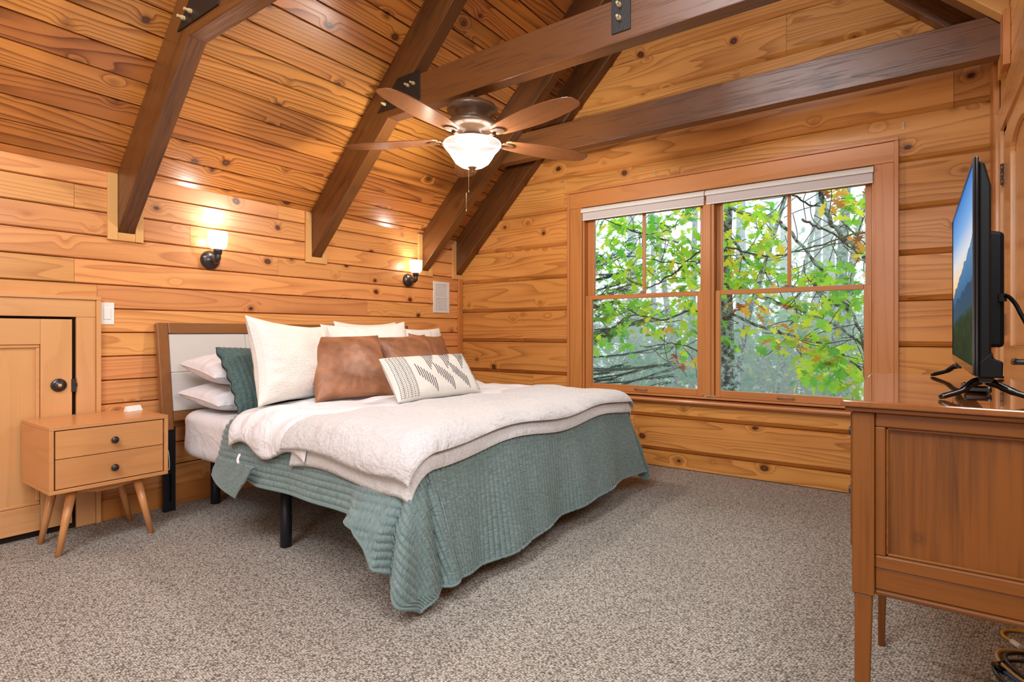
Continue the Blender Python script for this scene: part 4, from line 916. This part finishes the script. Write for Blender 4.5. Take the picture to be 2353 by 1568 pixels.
# ------------------------------------------------------------------ dresser
DX0, DY0_, DY1_, DZT = 3.601, -2.915, -1.99, .92
dr = thing('dresser', 'antique brown wooden dresser with tapered legs at the right edge', 'dresser', (3.85, (DY0_+DY1_)/2, 0))
b = MB(); b.prism([(DX0-.021, .906), (DX0-.021, .914), (DX0-.015, .920), (XR-.004, .920), (XR-.004, .906)], 1, DY0_-.018, DY1_+.012); b.build('top', M_top, dr, bevel=.003)
MB().box((DX0-.012, DY0_-.010, .896), (XR-.006, DY1_, .9058)).build('top_moulding', M_dr[0], dr, bevel=.003)
def leg(x0, y0, sx, sy):
    b = MB(); w_ = .040; x1, y1 = x0+w_, y0+w_
    b.box((x0, y0, .516), (x1, y1, .895))
    t0 = [(x0+.004, y0+.004), (x1-.004, y0+.004), (x1-.004, y1-.004), (x0+.004, y1-.004)]
    cx, cy = (x0+.004 if sx > 0 else x1-.004), (y0+.004 if sy > 0 else y1-.004)
    t1 = [(cx+(px-cx)*.6, cy+(py-cy)*.6) for px, py in t0]
    b.add([(p[0], p[1], .5155) for p in t0]+[(p[0], p[1], .0) for p in t1], [(0, 1, 2, 3), (7, 6, 5, 4), (0, 4, 5, 1), (1, 5, 6, 2), (2, 6, 7, 3), (3, 7, 4, 0)])
    b.build('leg', M_dr[2], dr, bevel=.003)
leg(DX0, DY0_, 1, 1); leg(XR-.05, DY0_, -1, 1); leg(DX0, DY1_-.045, 1, -1); leg(XR-.05, DY1_-.045, -1, -1)
X0, X1 = DX0+.0405, XR-.0505
MB().box((X0, DY0_+.020, .545), (X1, DY0_+.028, .895)).build('side_panel', M_dr[2], dr)
MB().box((X0, DY0_+.006, .866), (X1, DY0_+.0195, .8955)).build('side_rail', M_dr[0], dr, bevel=.003)
MB().box((X0, DY0_+.006, .575), (X1, DY0_+.0195, .602)).build('side_rail', M_dr[0], dr, bevel=.003)
MB().box((X0, DY0_+.006, .6022), (X0+.018, DY0_+.0195, .8658)).build('side_stile', M_dr[2], dr, bevel=.002)
MB().box((X1-.018, DY0_+.006, .6022), (X1, DY0_+.0195, .8658)).build('side_stile', M_dr[2], dr, bevel=.002)
b = MB(); g = .005
for (xa, xb, za, zb_) in ((X0+.0182, X1-.0182, .6024, .6024+g), (X0+.0182, X1-.0182, .8656-g, .8656), (X0+.0182, X0+.0182+g, .6024, .8656), (X1-.0182-g, X1-.0182, .6024, .8656)): b.box((xa, DY0_+.011, za), (xb, DY0_+.0195, zb_))
b.build('panel_moulding', M_dr[0], dr, bevel=.0015)
MB().box((X0, DY0_+.010, .531), (X1, DY0_+.0195, .5745)).build('apron', M_dr[0], dr, bevel=.002)
MB().box((X0, DY0_+.004, .520), (X1, DY0_+.0195, .5305)).build('apron_bead', M_dr[0], dr, bevel=.003)
MB().box((X0, DY0_+.03, .545), (X1, DY1_-.02, .895)).box((DX0+.004, DY0_+.05, .53), (X0-.0005, DY1_-.06, .893)).build('carcass', M_dr[1], dr)
yw = (DY1_-.045-DY0_-.045)/2
for i in range(2):
    for (za, zb_) in ((.745, .888), (.60, .742)):
        ya = DY0_+.043+i*(yw+.001)
        o = MB().box((DX0-.006, ya, za), (DX0+.0035, ya+yw-.004, zb_)).build('drawer', M_dr[1], dr, bevel=.002)
        MB().lathe([(.006, 0), (.006, .010), (.012, .016), (.010, .020), (0, .021)], 16, Matrix.Translation((DX0-.006, ya+yw/2, (za+zb_)/2)) @ Matrix.Rotation(-PI/2, 4, 'Y')).build('knob', M_orb, o)

# ------------------------------------------------------------------ television
TX, TY0, TY1, TB, TT = 3.805, -2.835, -2.045, .972, 1.412
tv = thing('television', 'black flat television showing a mountain sunrise, standing on the dresser', 'television', (TX+.03, (TY0+TY1)/2, .92))
def screen_mat():
    m, t, b, N, L = nt('tv_picture')
    tc = N('TexCoord'); sp = N('SeparateXYZ'); L(tc.outputs['UV'], sp.inputs[0]); U, V = sp.outputs[0], sp.outputs[1]
    def ma(op, a, c=None, d=None, clamp=False):
        n = N('Math', operation=op); n.use_clamp = clamp
        for i, x in enumerate((a, c, d)):
            if x is None: continue
            if isinstance(x, (int, float)): n.inputs[i].default_value = x
            else: L(x, n.inputs[i])
        return n.outputs[0]
    def noise(sx, sy, det=4, off=0):
        v = N('CombineXYZ'); L(ma('MULTIPLY', U, sx), v.inputs[0]); L(ma('MULTIPLY', V, sy), v.inputs[1]); v.inputs[2].default_value = off
        n = N('TexNoise'); n.inputs['Scale'].default_value = 1; n.inputs['Detail'].default_value = det; L(v.outputs[0], n.inputs['Vector']); return n.outputs[0]
    sky = N('ValToRGB'); e = sky.color_ramp.elements; e[0].position = .42; e[0].color = srgb(255, 170, 60); e[1].position = 1; e[1].color = srgb(44, 112, 190)
    for p, c in ((.50, srgb(240, 200, 150)), (.64, srgb(206, 208, 214)), (.80, srgb(110, 160, 214))): x = e.new(p); x.color = c
    L(V, sky.inputs[0])
    def layer(below, hgt, col_lo, col_hi, base):
        mk_ = ma('GREATER_THAN', hgt, V); cr = N('Mix', data_type='RGBA'); L(ma('MULTIPLY', ma('SUBTRACT', V, base), 3.5, clamp=True), cr.inputs[0]); cr.inputs[6].default_value = col_lo; cr.inputs[7].default_value = col_hi
        mx = N('Mix', data_type='RGBA'); L(mk_, mx.inputs[0]); L(below, mx.inputs[6]); L(cr.outputs[2], mx.inputs[7]); return mx.outputs[2]
    h1 = ma('ADD', ma('MULTIPLY_ADD', U, .24, .36), ma('MULTIPLY', noise(9, 0, 5), .12))
    c = layer(sky.outputs[0], h1, srgb(24, 70, 110), srgb(70, 120, 165), .3)
    h2 = ma('ADD', ma('MULTIPLY_ADD', U, .10, .26), ma('MULTIPLY', noise(12, 2, 5, 3), .18)); c = layer(c, h2, srgb(40, 70, 86), srgb(20, 60, 100), .2)
    h3 = ma('ADD', ma('MULTIPLY_ADD', U, .08, .13), ma('MULTIPLY', noise(60, 3, 3, 6), .20)); c = layer(c, h3, srgb(6, 20, 10), srgb(14, 44, 28), .1)
    tr = N('Mix', data_type='RGBA'); L(ma('MULTIPLY', ma('GREATER_THAN', h3, V), ma('GREATER_THAN', noise(70, 8, 2, 9), .6)), tr.inputs[0]); L(c, tr.inputs[6]); tr.inputs[7].default_value = srgb(48, 82, 28)
    b.inputs['Base Color'].default_value = (.005, .005, .005, 1); b.inputs['Roughness'].default_value = .5; b.inputs['Specular IOR Level'].default_value = .03
    L(tr.outputs[2], b.inputs['Emission Color']); b.inputs['Emission Strength'].default_value = .85
    return m
def face_uv(name, pts, m, parent):
    o0 = np.array(world_loc(parent)); me = bpy.data.meshes.new(name); me.from_pydata([tuple(np.array(p)-o0) for p in pts], [], [(0, 1, 2, 3)])
    L = me.uv_layers.new(name='UVMap'); 
    for i, q in enumerate(((0, 0), (1, 0), (1, 1), (0, 1))): L.data[i].uv = q
    me.materials.append(m); o = bpy.data.objects.new(name, me); COL.objects.link(o); o.parent = parent; return o
MB().box((TX, TY0, TB), (TX+.0064, TY1, TT)).build('bezel', M_gloss, tv, bevel=.002)
sx = TX-.0008
b = MB()
for (ya, yb, za, zb_) in ((TY0+.002, TY0+.010, TB+.002, TT-.002), (TY1-.010, TY1-.002, TB+.002, TT-.002), (TY0+.010, TY1-.010, TB+.002, TB+.020), (TY0+.010, TY1-.010, TT-.010, TT-.002)): b.box((TX-.003, ya, za), (TX-.0001, yb, zb_))
b.build('screen_frame', M_gloss, tv)
face_uv('screen', [(sx, TY1-.0102, TB+.0202), (sx, TY0+.0102, TB+.0202), (sx, TY0+.0102, TT-.0102), (sx, TY1-.0102, TT-.0102)], screen_mat(), tv)
b = MB(); b.prism([(TX+.0065, TB+.004), (TX+.026, TB+.03), (TX+.026, TT-.060), (TX+.016, TT-.014), (TX+.0065, TT-.008)], 1, TY0+.006, TY1-.006); b.build('back_shell', M_tvb, tv, bevel=.004)
b = MB(); b.prism([(TX+.0265, 1.025), (TX+.072, 1.025), (TX+.072, 1.295), (TX+.0265, 1.305)], 1, TY0+.28, TY1-.20); b.build('rear_housing', M_tvb, tv, bevel=.008)
b = MB(); b.prism([(TX+.0068, TB-.003), (TX+.043, TB-.002), (TX+.044, TB+.030), (TX+.030, TB+.036), (TX+.0270, TB+.050), (TX+.0068, TB+.028)], 1, TY0+.005, TY1-.005); b.build('lower_housing', M_tvb, tv, bevel=.003)
for y in (-2.775, -2.10):
    dy = -.035 if y < -2.4 else .05
    for sgn, xx in ((-1, TX-.056), (1, TX+.118)):
        MB().tube(smooth_curve([(TX+.018+.006*sgn, y, TB-.012), (TX+.018+sgn*.02, y+dy*.2, TB-.018), (xx*.5+(TX+.018)*.5, y+dy*.6, TB-.033), (xx, y+dy, .9245)], 5), [.0085]*5+[.0075]*5+[.006]*5+[.004], 10).build('foot', M_gloss, tv)
    MB().box((TX+.008, y-.012, TB-.016), (TX+.034, y+.012, TB-.003)).build('foot_mount', M_gloss, tv, bevel=.003)
MB().box((TX-.002, TY1-.17, TB-.016), (TX+.012, TY1-.10, TB-.0005)).build('sensor_bar', M_gloss, tv, bevel=.002)
c = MB(); c.tube(smooth_curve([(3.872, -2.548, 1.138), (3.880, -2.57, 1.144), (3.890, -2.60, 1.126), (3.897, -2.62, 1.103), (3.907, -2.635, 1.073), (3.93, -2.64, 1.0), (3.96, -2.63, .9255)], 8), .0042, 8); c.box((3.866, -2.566, 1.132), (3.880, -2.5555, 1.150))
c.build('power_cable', M_tvb, tv)
rm = MB().box((3.80, -2.615, .9215), (3.85, -2.50, .937)); tag(rm.build('remote_control', M_gloss, bevel=.004), 'small black remote lying under the television', 'remote control')

# ------------------------------------------------------------------ cables on the carpet behind the dresser
def cable(name, pts, r, m, label, tip=None):
    t = thing(name, label, 'cable', (pts[0][0], pts[0][1], 0), 'cables on the carpet under the dresser')
    MB().tube(smooth_curve(pts, 8), r, 8).build('lead', m, t)
    if tip: MB().tube([pts[0], Vector(pts[0])+Vector(tip)], r*1.9, 10).build('plug', M_white if 'yellow' in label else M_gloss, t)
    return t
M_yel = plain('yellow_cable', srgb(214, 160, 40), .4); M_tan = plain('tan_cable', srgb(200, 160, 96), .4); M_blk = plain('black_cable', srgb(24, 26, 34), .3); M_blue = plain('blue_cable', srgb(20, 80, 130), .35)
cable('av_cable', [(3.975, -1.74, .008), (3.955, -1.70, .006), (3.965, -1.655, .006), (4.01, -1.63, .006), (4.06, -1.64, .006)], .005, M_yel, 'thin yellow cable with white plug, farthest under the dresser', (.02, -.03, 0))
cable('av_cable', [(4.06, -1.80, .006), (3.99, -1.80, .006), (3.935, -1.835, .006), (3.925, -1.90, .006), (3.955, -1.98, .006), (4.0, -2.03, .006), (4.06, -2.06, .006)], .006, M_tan, 'tan cable curving over the carpet under the dresser')
cable('power_cable', [(4.07, -1.83, .016), (4.0, -1.83, .016), (3.948, -1.87, .016), (3.945, -1.93, .016), (3.975, -2.0, .016), (4.03, -2.06, .016)], .006, M_blk, 'black cable looped inside the tan one')
cable('power_cable', [(4.06, -1.90, .026), (3.97, -1.90, .016), (3.915, -1.94, .006), (3.91, -2.0, .006), (3.94, -2.07, .006), (3.99, -2.12, .006), (4.05, -2.15, .006)], .005, M_blk, 'outermost black cable loop on the carpet')
cable('power_cable', [(3.93, -1.985, .010), (3.96, -2.03, .010), (4.0, -2.07, .008), (4.05, -2.09, .008)], .005, M_blue, 'short dark blue cable with a black plug', (-.02, .03, .002))
#@@PART3@@

# ------------------------------------------------------------------ the misty wood outside
SN, CN = math.sin(.62417), math.cos(.62417)
def at(u, v, y):
    """point of the world on the plane y that lies on the sight line through photo position u, v"""
    t = (u-1176.5)/1289.2; d = (-SN+t*CN, CN+t*SN, (764.3-v)/1289.2); l = (y+4.283)/d[1]
    return Vector((3.71+l*d[0], y, 1.06+l*d[2]))
gr = structure(MB().box((-30, .3, -3.4), (34, 60, -3.2)).build('ground_outside', plain('leaf_litter', srgb(120, 110, 70), .95, bscale=6), origin=(0, 0, 0)))
def bark(name, a, b_, sc_=14):
    m, t, b, N, L = nt(name); tc = N('TexCoord'); n = N('TexNoise'); n.inputs['Scale'].default_value = sc_; n.inputs['Detail'].default_value = 5; n.inputs['Roughness'].default_value = .7; L(tc.outputs['Object'], n.inputs['Vector'])
    r = N('ValToRGB'); r.color_ramp.elements[0].position = .44; r.color_ramp.elements[0].color = a; r.color_ramp.elements[1].position = .58; r.color_ramp.elements[1].color = b_; L(n.outputs[0], r.inputs[0]); L(r.outputs[0], b.inputs['Base Color']); b.inputs['Roughness'].default_value = .95; return m
M_bark = bark('lichen_bark', srgb(52, 46, 44), srgb(150, 166, 160)); M_twig = bark('twig_bark', srgb(40, 34, 34), srgb(84, 80, 78), 30)
def leafmat(name, stops):
    m, t, b, N, L = nt(name); at_ = N('Attribute'); at_.attribute_name = 'tint'
    r = N('ValToRGB'); e = r.color_ramp.elements; e[0].position = stops[0][0]; e[0].color = stops[0][1]; e[1].position = stops[-1][0]; e[1].color = stops[-1][1]
    for p, c in stops[1:-1]: e.new(p).color = c
    L(at_.outputs['Fac'], r.inputs[0]); L(r.outputs[0], b.inputs['Base Color']); b.inputs['Roughness'].default_value = .55
    tl = N('BsdfTranslucent'); L(r.outputs[0], tl.inputs[0]); mx = N('MixShader'); mx.inputs[0].default_value = .5; L(b.outputs[0], mx.inputs[1]); L(tl.outputs[0], mx.inputs[2]); L(mx.outputs[0], t.nodes['Material Output'].inputs[0]); return m
M_leaf = leafmat('oak_leaf', [(0, srgb(60, 140, 60)), (.3, srgb(110, 185, 60)), (.5, srgb(170, 210, 50)), (.68, srgb(225, 215, 60)), (.82, srgb(235, 160, 50)), (1, srgb(160, 84, 50))])
M_leaf2 = leafmat('forest_leaf', [(0, srgb(50, 120, 80)), (.5, srgb(104, 160, 80)), (.8, srgb(200, 170, 70)), (1, srgb(210, 110, 80))])
M_needle = leafmat('spruce_needle', [(0, srgb(24, 58, 48)), (1, srgb(60, 104, 80))])
LO = [(0, 0), (.05, .02), (.12, .10), (.05, .16), (.20, .24), (.27, .34), (.10, .38), (.26, .50), (.36, .62), (.14, .62), (.20, .76), (.16, .86), (.05, .84), (0, 1.0)]
LO = LO+[(-x, y) for x, y in LO[-2:0:-1]]
LO = np.array([(x, y) for x, y in LO]); NL = len(LO)
def leaf_verts(size, bend):
    x, y = LO[:, 0]*size, LO[:, 1]*size; z = -bend*size*(y/size)**2+.25*np.abs(x); return np.stack([x, y, z], 1)
def rand_rot(r):
    # leaves hang and tilt towards the viewer and the sky
    q = Matrix.Rotation(r.uniform(0, 2*PI), 3, 'Z') @ Matrix.Rotation(r.uniform(-1.0, .9), 3, 'X') @ Matrix.Rotation(r.uniform(-.7, .7), 3, 'Y')
    return np.array(q)
def leaf_face_mesh(name, pts, sizes, tints, m, r, face_cam=.0):
    V = []; F = []; T = []
    for i, (p, s_, tt) in enumerate(zip(pts, sizes, tints)):
        q = leaf_verts(s_, r.uniform(0, .35)) @ rand_rot(r).T+np.array(p); V.append(q); F.append(tuple(range(i*NL, i*NL+NL))); T.append(tt)
    me = bpy.data.meshes.new(name); V = np.concatenate(V); me.from_pydata(V.tolist(), [], F)
    a = me.attributes.new('tint', 'FLOAT', 'FACE'); a.data.foreach_set('value', T); me.materials.append(m); return me
r_ = np.random.default_rng(11)
oak = thing('oak_tree', 'near oak with lichened branches and green and yellow lobed leaves outside the window', 'tree', tuple(at(1668, 900, 3.4)[:2])+(-3.2,))
def branch_pts(L_, y, dy=0): return [at(u, v, y+dy*k/(len(L_)-1)) for k, (u, v) in enumerate(L_)]
def px2m(y, px): return px/1289.2*(y+4.283)*1.02
BR = [([(1664, 470), (1700, 487), (1770, 500), (1806, 524), (1843, 565), (1904, 646), (1960, 720)], 3.2, 4.5), ([(1870, 400), (1884, 440), (1904, 500), (1933, 540), (1970, 573), (1999, 612), (2040, 660)], 2.9, 5.5),
      ([(1668, 566), (1729, 585), (1778, 589), (1851, 573), (1949, 542), (2010, 530)], 2.7, 2.2), ([(1668, 540), (1688, 557), (1729, 614), (1790, 634), (1823, 659), (1900, 672)], 3.3, 3.5),
      ([(1840, 505), (1874, 520), (1917, 540), (1974, 581), (2020, 590)], 3.0, 2.5), ([(1640, 700), (1660, 712), (1729, 744), (1786, 761), (1843, 781), (1909, 798), (1980, 850)], 2.9, 3.8),
      ([(1700, 660), (1762, 687), (1823, 708), (1892, 736), (1949, 765), (1990, 806), (2020, 850)], 3.1, 4.0), ([(1870, 640), (1888, 681), (1949, 712), (1974, 761), (2000, 860)], 2.8, 4.6),
      ([(1810, 440), (1860, 470), (1900, 480), (1990, 560)], 3.2, 2.0), ([(1560, 560), (1500, 545), (1440, 525), (1380, 500)], 2.8, 2.2), ([(1640, 560), (1590, 590), (1530, 640), (1490, 660), (1440, 640)], 2.6, 2.4),
      ([(1640, 730), (1590, 715), (1520, 735), (1450, 725), (1400, 760)], 2.7, 2.6), ([(1620, 640), (1580, 610), (1520, 600), (1440, 590), (1390, 610)], 3.0, 1.8), ([(1600, 470), (1560, 510), (1530, 530), (1470, 540)], 2.9, 1.8),
      ([(1640, 840), (1590, 800), (1540, 790), (1480, 800)], 3.0, 1.8)]
for L_, y, w_ in BR:
    P_b = smooth_curve(branch_pts(L_, y, r_.uniform(-.5, .5)), 5); n = len(P_b); w0 = px2m(y, w_)
    MB().tube([p+Vector(r_.normal(0, .008, 3)) for p in P_b], [w0*(1-.5*k/n) for k in range(n)], 7).build('branch', M_bark if w_ > 3 else M_twig, oak)
tw = MB()
for L_, y, w_ in BR:
    P_b = smooth_curve(branch_pts(L_, y), 4)
    for k in range(12):
        p = P_b[r_.integers(0, len(P_b))]; d = Vector(r_.normal(0, 1, 3)); d.y *= .4; d.normalize(); q = p+d*r_.uniform(.2, .5); m_ = (p+q)/2+Vector(r_.normal(0, .04, 3)); tw.tube(smooth_curve([p, m_, q], 3), px2m(y, .8), 4, cap=False)
o = tw.build('twigs', M_twig, oak); o['kind'] = 'stuff'
P_t = [at(1668, 430, 3.4)+Vector((0, 0, 1.5)), at(1668, 430, 3.4), at(1664, 600, 3.4), at(1670, 760, 3.4), at(1672, 900, 3.4), at(1674, 900, 3.4)+Vector((0, 0, -2.8))]
MB().tube(smooth_curve(P_t, 6), [px2m(3.4, 15)]*30+[px2m(3.4, 18)], 12).build('trunk', M_bark, oak)
# clusters of leaves: centre, spread, number, colour centre
CL = [(1420, 520, 45, 34, 50, .40), (1500, 540, 45, 34, 50, .38), (1580, 520, 40, 40, 44, .42), (1400, 600, 40, 40, 46, .36), (1470, 620, 50, 30, 40, .42), (1560, 610, 45, 36, 54, .44), (1600, 650, 30, 24, 24, .50),
      (1420, 700, 50, 26, 46, .32), (1500, 720, 40, 24, 30, .45), (1400, 760, 40, 30, 40, .30), (1590, 700, 26, 20, 18, .5), (1590, 770, 34, 26, 24, .40), (1575, 830, 26, 14, 8, .9), (1520, 760, 24, 20, 10, .6),
      (1700, 470, 36, 24, 20, .5), (1750, 490, 30, 20, 16, .5), (1720, 540, 40, 26, 22, .45), (1760, 570, 30, 22, 22, .55), (1740, 620, 40, 26, 34, .42), (1690, 640, 26, 20, 22, .5), (1670, 600, 16, 30, 14, .8), (1850, 640, 36, 12, 16, .45),
      (1900, 625, 40, 18, 22, .45), (1960, 655, 34, 10, 16, .42), (1960, 480, 30, 24, 20, .40), (1930, 450, 34, 16, 14, .75), (1970, 560, 16, 24, 9, .85), (1750, 700, 30, 14, 10, .75), (1690, 700, 30, 14, 8, .85), (1860, 720, 40, 24, 26, .45), (1920, 700, 36, 24, 26, .48),
      (1800, 760, 40, 20, 22, .7), (1770, 790, 20, 12, 8, .35), (1870, 790, 40, 26, 26, .6), (1920, 820, 36, 26, 34, .45), (1880, 860, 34, 22, 26, .45), (1960, 850, 24, 40, 30, .5), (1670, 780, 12, 22, 12, .25), (1850, 830, 30, 20, 14, .6)]
LP_ = []
for (u, v, su, sv, n, c0) in CL:
    for k in range(int(n*1.6)):
        y = r_.uniform(2.3, 3.6); LP_.append((at(u+r_.normal(0, su*.75), v+r_.normal(0, sv*.75), y), r_.uniform(.10, .20), float(np.clip(r_.normal(c0, .16), 0, 1)), y))
LP_.sort(key=lambda q: q[3]-q[1]*6)
variants = []
for k in range(12):
    variants.append(leaf_face_mesh('leaf', [(0, 0, 0)], [1.0], [k/11], M_leaf, np.random.default_rng(100+k)))
    for mm in range(1): pass
for p, s_, t_, y in LP_[:290]:
    o = bpy.data.objects.new('leaf', variants[int(round(t_*11))]); COL.objects.link(o); o.parent = oak; o.location = p-world_loc(oak); o.scale = (s_,)*3
    o.rotation_euler = (r_.uniform(-.9, .9), r_.uniform(-.6, .6), r_.uniform(0, 6.28))
rest = LP_[290:]
for (u, v, su, sv, n, c0) in ((2080, 500, 50, 60, 110, .45), (2100, 640, 50, 60, 110, .5), (2090, 800, 50, 60, 120, .5), (2220, 600, 60, 120, 160, .45), (1300, 560, 40, 80, 90, .4), (1230, 640, 50, 100, 110, .35)):
    for k in range(n): rest.append((at(u+r_.normal(0, su), v+r_.normal(0, sv), r_.uniform(2.6, 4.0)), r_.uniform(.10, .19), float(np.clip(r_.normal(c0, .16), 0, 1)), 3))
me = leaf_face_mesh('foliage', [tuple(p-world_loc(oak)) for p, *_ in rest], [q[1] for q in rest], [q[2] for q in rest], M_leaf, r_)
o = bpy.data.objects.new('foliage', me); COL.objects.link(o); o.parent = oak; o['kind'] = 'stuff'
# leaning slim tree and other trunks standing in the mist, each with its own crown
def forest_tree(label, pts, y, w_, crown, nleaf, c0=.3, seed=0, size=.12):
    r = np.random.default_rng(200+seed); b0 = at(*pts[-1], y)
    t = thing('forest_tree', label, 'tree', (b0.x, b0.y, -3.2), 'trees standing in the mist')
    P_ = [at(u, v, y) for u, v in pts]; d = (P_[-1]-P_[-2]).normalized(); P_.append(Vector((P_[-1].x+d.x*.5, y, -3.2)))
    P_ = [P_[0]+(P_[0]-P_[1]).normalized()*2.0]+P_
    n = len(smooth_curve(P_, 4)); MB().tube(smooth_curve(P_, 4), [px2m(y, w_)*(.55+.6*k/n) for k in range(n)], 9).build('trunk', M_bark, t)
    c = crown; pts_ = []
    for k in range(nleaf):
        pts_.append(tuple(at(c[0]+r.normal(0, c[2]), c[1]+r.normal(0, c[3]), y+r.normal(0, 1.0))-world_loc(t)))
    if nleaf:
        me = leaf_face_mesh('foliage', pts_, r.uniform(size*.7, size*1.5, nleaf).tolist(), np.clip(r.normal(c0, .22, nleaf), 0, 1).tolist(), M_leaf2, r)
        o = bpy.data.objects.new('foliage', me); COL.objects.link(o); o.parent = t; o['kind'] = 'stuff'
    return t
forest_tree('slim leaning dark trunk in the lower left of the right hand window', [(1760, 600), (1741, 663), (1713, 753), (1692, 915)], 6.5, 7, (1740, 640, 40, 40), 150, .4, 1)
forest_tree('pale forked trunk in the upper right of the right hand window', [(1944, 440), (1940, 516), (1932, 650), (1924, 810), (1920, 915)], 7.5, 12, (1930, 840, 60, 60), 320, .3, 2)
forest_tree('thin pale trunk just right of the forked one', [(1975, 520), (1958, 600), (1948, 760), (1944, 915)], 8.5, 7, (1960, 560, 50, 60), 160, .3, 3)
forest_tree('thin leaning trunk in the middle of the right hand window', [(1830, 700), (1810, 790), (1786, 915)], 9, 6, (1840, 760, 70, 50), 420, .3, 4)
forest_tree('faint trunk low in the right hand window, left of the middle', [(1765, 650), (1758, 780), (1752, 915)], 11, 7, (1740, 840, 70, 40), 420, .45, 5)
forest_tree('faint trunk behind the lower right of the left hand window', [(1530, 680), (1545, 800), (1550, 900)], 9, 9, (1540, 830, 70, 40), 700, .22, 6)
forest_tree('faint straight trunk near the centre of the left hand window', [(1500, 520), (1502, 700), (1500, 900)], 12, 7, (1500, 860, 60, 26), 500, .25, 7)
forest_tree('distant trunk showing between the leaves at the right of the left window', [(1598, 480), (1592, 700), (1590, 900)], 10, 8, (1600, 800, 40, 60), 300, .3, 8)
forest_tree('very faint distant trunk at the right edge of the right window', [(1880, 500), (1876, 700), (1872, 910)], 13, 8, (1870, 880, 80, 26), 500, .4, 9)
forest_tree('very faint distant trunk left of the leaning one', [(1705, 560), (1700, 700), (1690, 905)], 14, 7, (1700, 870, 60, 26), 400, .35, 10)
for i, (u, v, y, su, sv, n, c0) in enumerate(((1450, 800, 13, 120, 60, 2600, .1), (1700, 820, 14, 130, 60, 2400, .15), (1900, 820, 15, 120, 70, 2200, .15), (1800, 600, 18, 300, 90, 900, .15), (2250, 780, 14, 130, 90, 1500, .2), (1150, 780, 14, 130, 90, 1300, .2))):
    r = np.random.default_rng(300+i); t = thing('distant_tree', ['distant misty tree mass behind the left hand window', 'distant misty tree mass low behind the middle of the windows', 'distant misty tree mass at the lower right of the windows', 'faintest high tree crown in the mist', 'distant misty tree mass to the right of the windows', 'distant misty tree mass to the left of the windows'][i], 'tree', (at(u, v, y).x, y, -3.2), 'farthest misty trees')
    MB().tube([(at(u, v, y).x, y, -3.2), (at(u, v, y).x+.1, y, 1.5), (at(u, v, y).x, y, 5)], [.3, .22, .1], 9).build('trunk', M_bark, t)
    pts_ = [tuple(at(u+r.normal(0, su), v+r.normal(0, sv), y+r.normal(0, 1.5))-world_loc(t)) for k in range(n)]
    me = leaf_face_mesh('foliage', pts_, r.uniform(.15, .34, n).tolist(), np.clip(r.normal(c0, .2, n), 0, 1).tolist(), M_leaf2, r)
    o = bpy.data.objects.new('foliage', me); COL.objects.link(o); o.parent = t; o['kind'] = 'stuff'
# spruce at the lower left
sp = thing('spruce_tree', 'dark spruce with drooping sprays at the lower left of the window', 'tree', tuple(at(1330, 800, 3.9)[:2])+(-3.2,))
b0 = world_loc(sp); MB().tube([b0, b0+Vector((0, 0, 4.2)), b0+Vector((0, 0, 6.6))], [.10, .06, .02], 9).build('trunk', M_bark, sp)
V = []; F = []; T = []; bb = MB()
for k in range(74):
    z = -.7+r_.uniform(0, 2.9); a = r_.uniform(-1.5, .5); Lb = (1.75-.33*z)*r_.uniform(.7, 1.1); p0 = Vector((b0.x, b0.y, z)); d = Vector((math.cos(a), math.sin(a), r_.uniform(.0, .35)))
    p1 = p0+d*Lb; bb.tube([p0, (p0+p1)/2+Vector((0, 0, -.05)), p1], [.014, .01, .004], 5, cap=False)
    for j in range(28):
        f = r_.uniform(.2, 1.0); c = p0+d*Lb*f+Vector((0, 0, -.03)); side = Vector((-d.y, d.x, 0))*r_.choice([-1, 1]); e = (d*.7+side*.8).normalized(); l = r_.uniform(.12, .32)*(1.2-f*.5)
        for q in range(16):
            s0 = c+e*l*q/16-Vector((0, 0, .06*l*q/16)); n_ = (e*.6+Vector(r_.normal(0, .7, 3))).normalized()*.036; w_ = Vector(r_.normal(0, 1, 3)).cross(n_).normalized()*.0048
            i0 = len(V); V += [tuple(s0-w_-b0), tuple(s0+w_-b0), tuple(s0+n_-b0)]; F.append((i0, i0+1, i0+2)); T.append(r_.uniform(0, 1))
bb.build('branches', M_twig, sp)['kind'] = 'stuff'
me = bpy.data.meshes.new('needles'); me.from_pydata(V, [], F); a = me.attributes.new('tint', 'FLOAT', 'FACE'); a.data.foreach_set('value', T); me.materials.append(M_needle)
o = bpy.data.objects.new('needles', me); COL.objects.link(o); o.parent = sp; o['kind'] = 'stuff'
# mist
m = bpy.data.materials.new('mist'); m.use_nodes = True; t = m.node_tree; t.nodes.remove(t.nodes['Principled BSDF'])
vs = t.nodes.new('ShaderNodeVolumeScatter'); vs.inputs['Color'].default_value = (.90, .97, 1, 1); vs.inputs['Density'].default_value = .06; t.links.new(vs.outputs[0], t.nodes['Material Output'].inputs['Volume'])
o = MB().box((-22, 4.2, -3.19), (26, 26, 9)).build('mist', m); o['kind'] = 'stuff'; o['label'] = 'pale morning mist hanging between the trees'; o['category'] = 'mist'
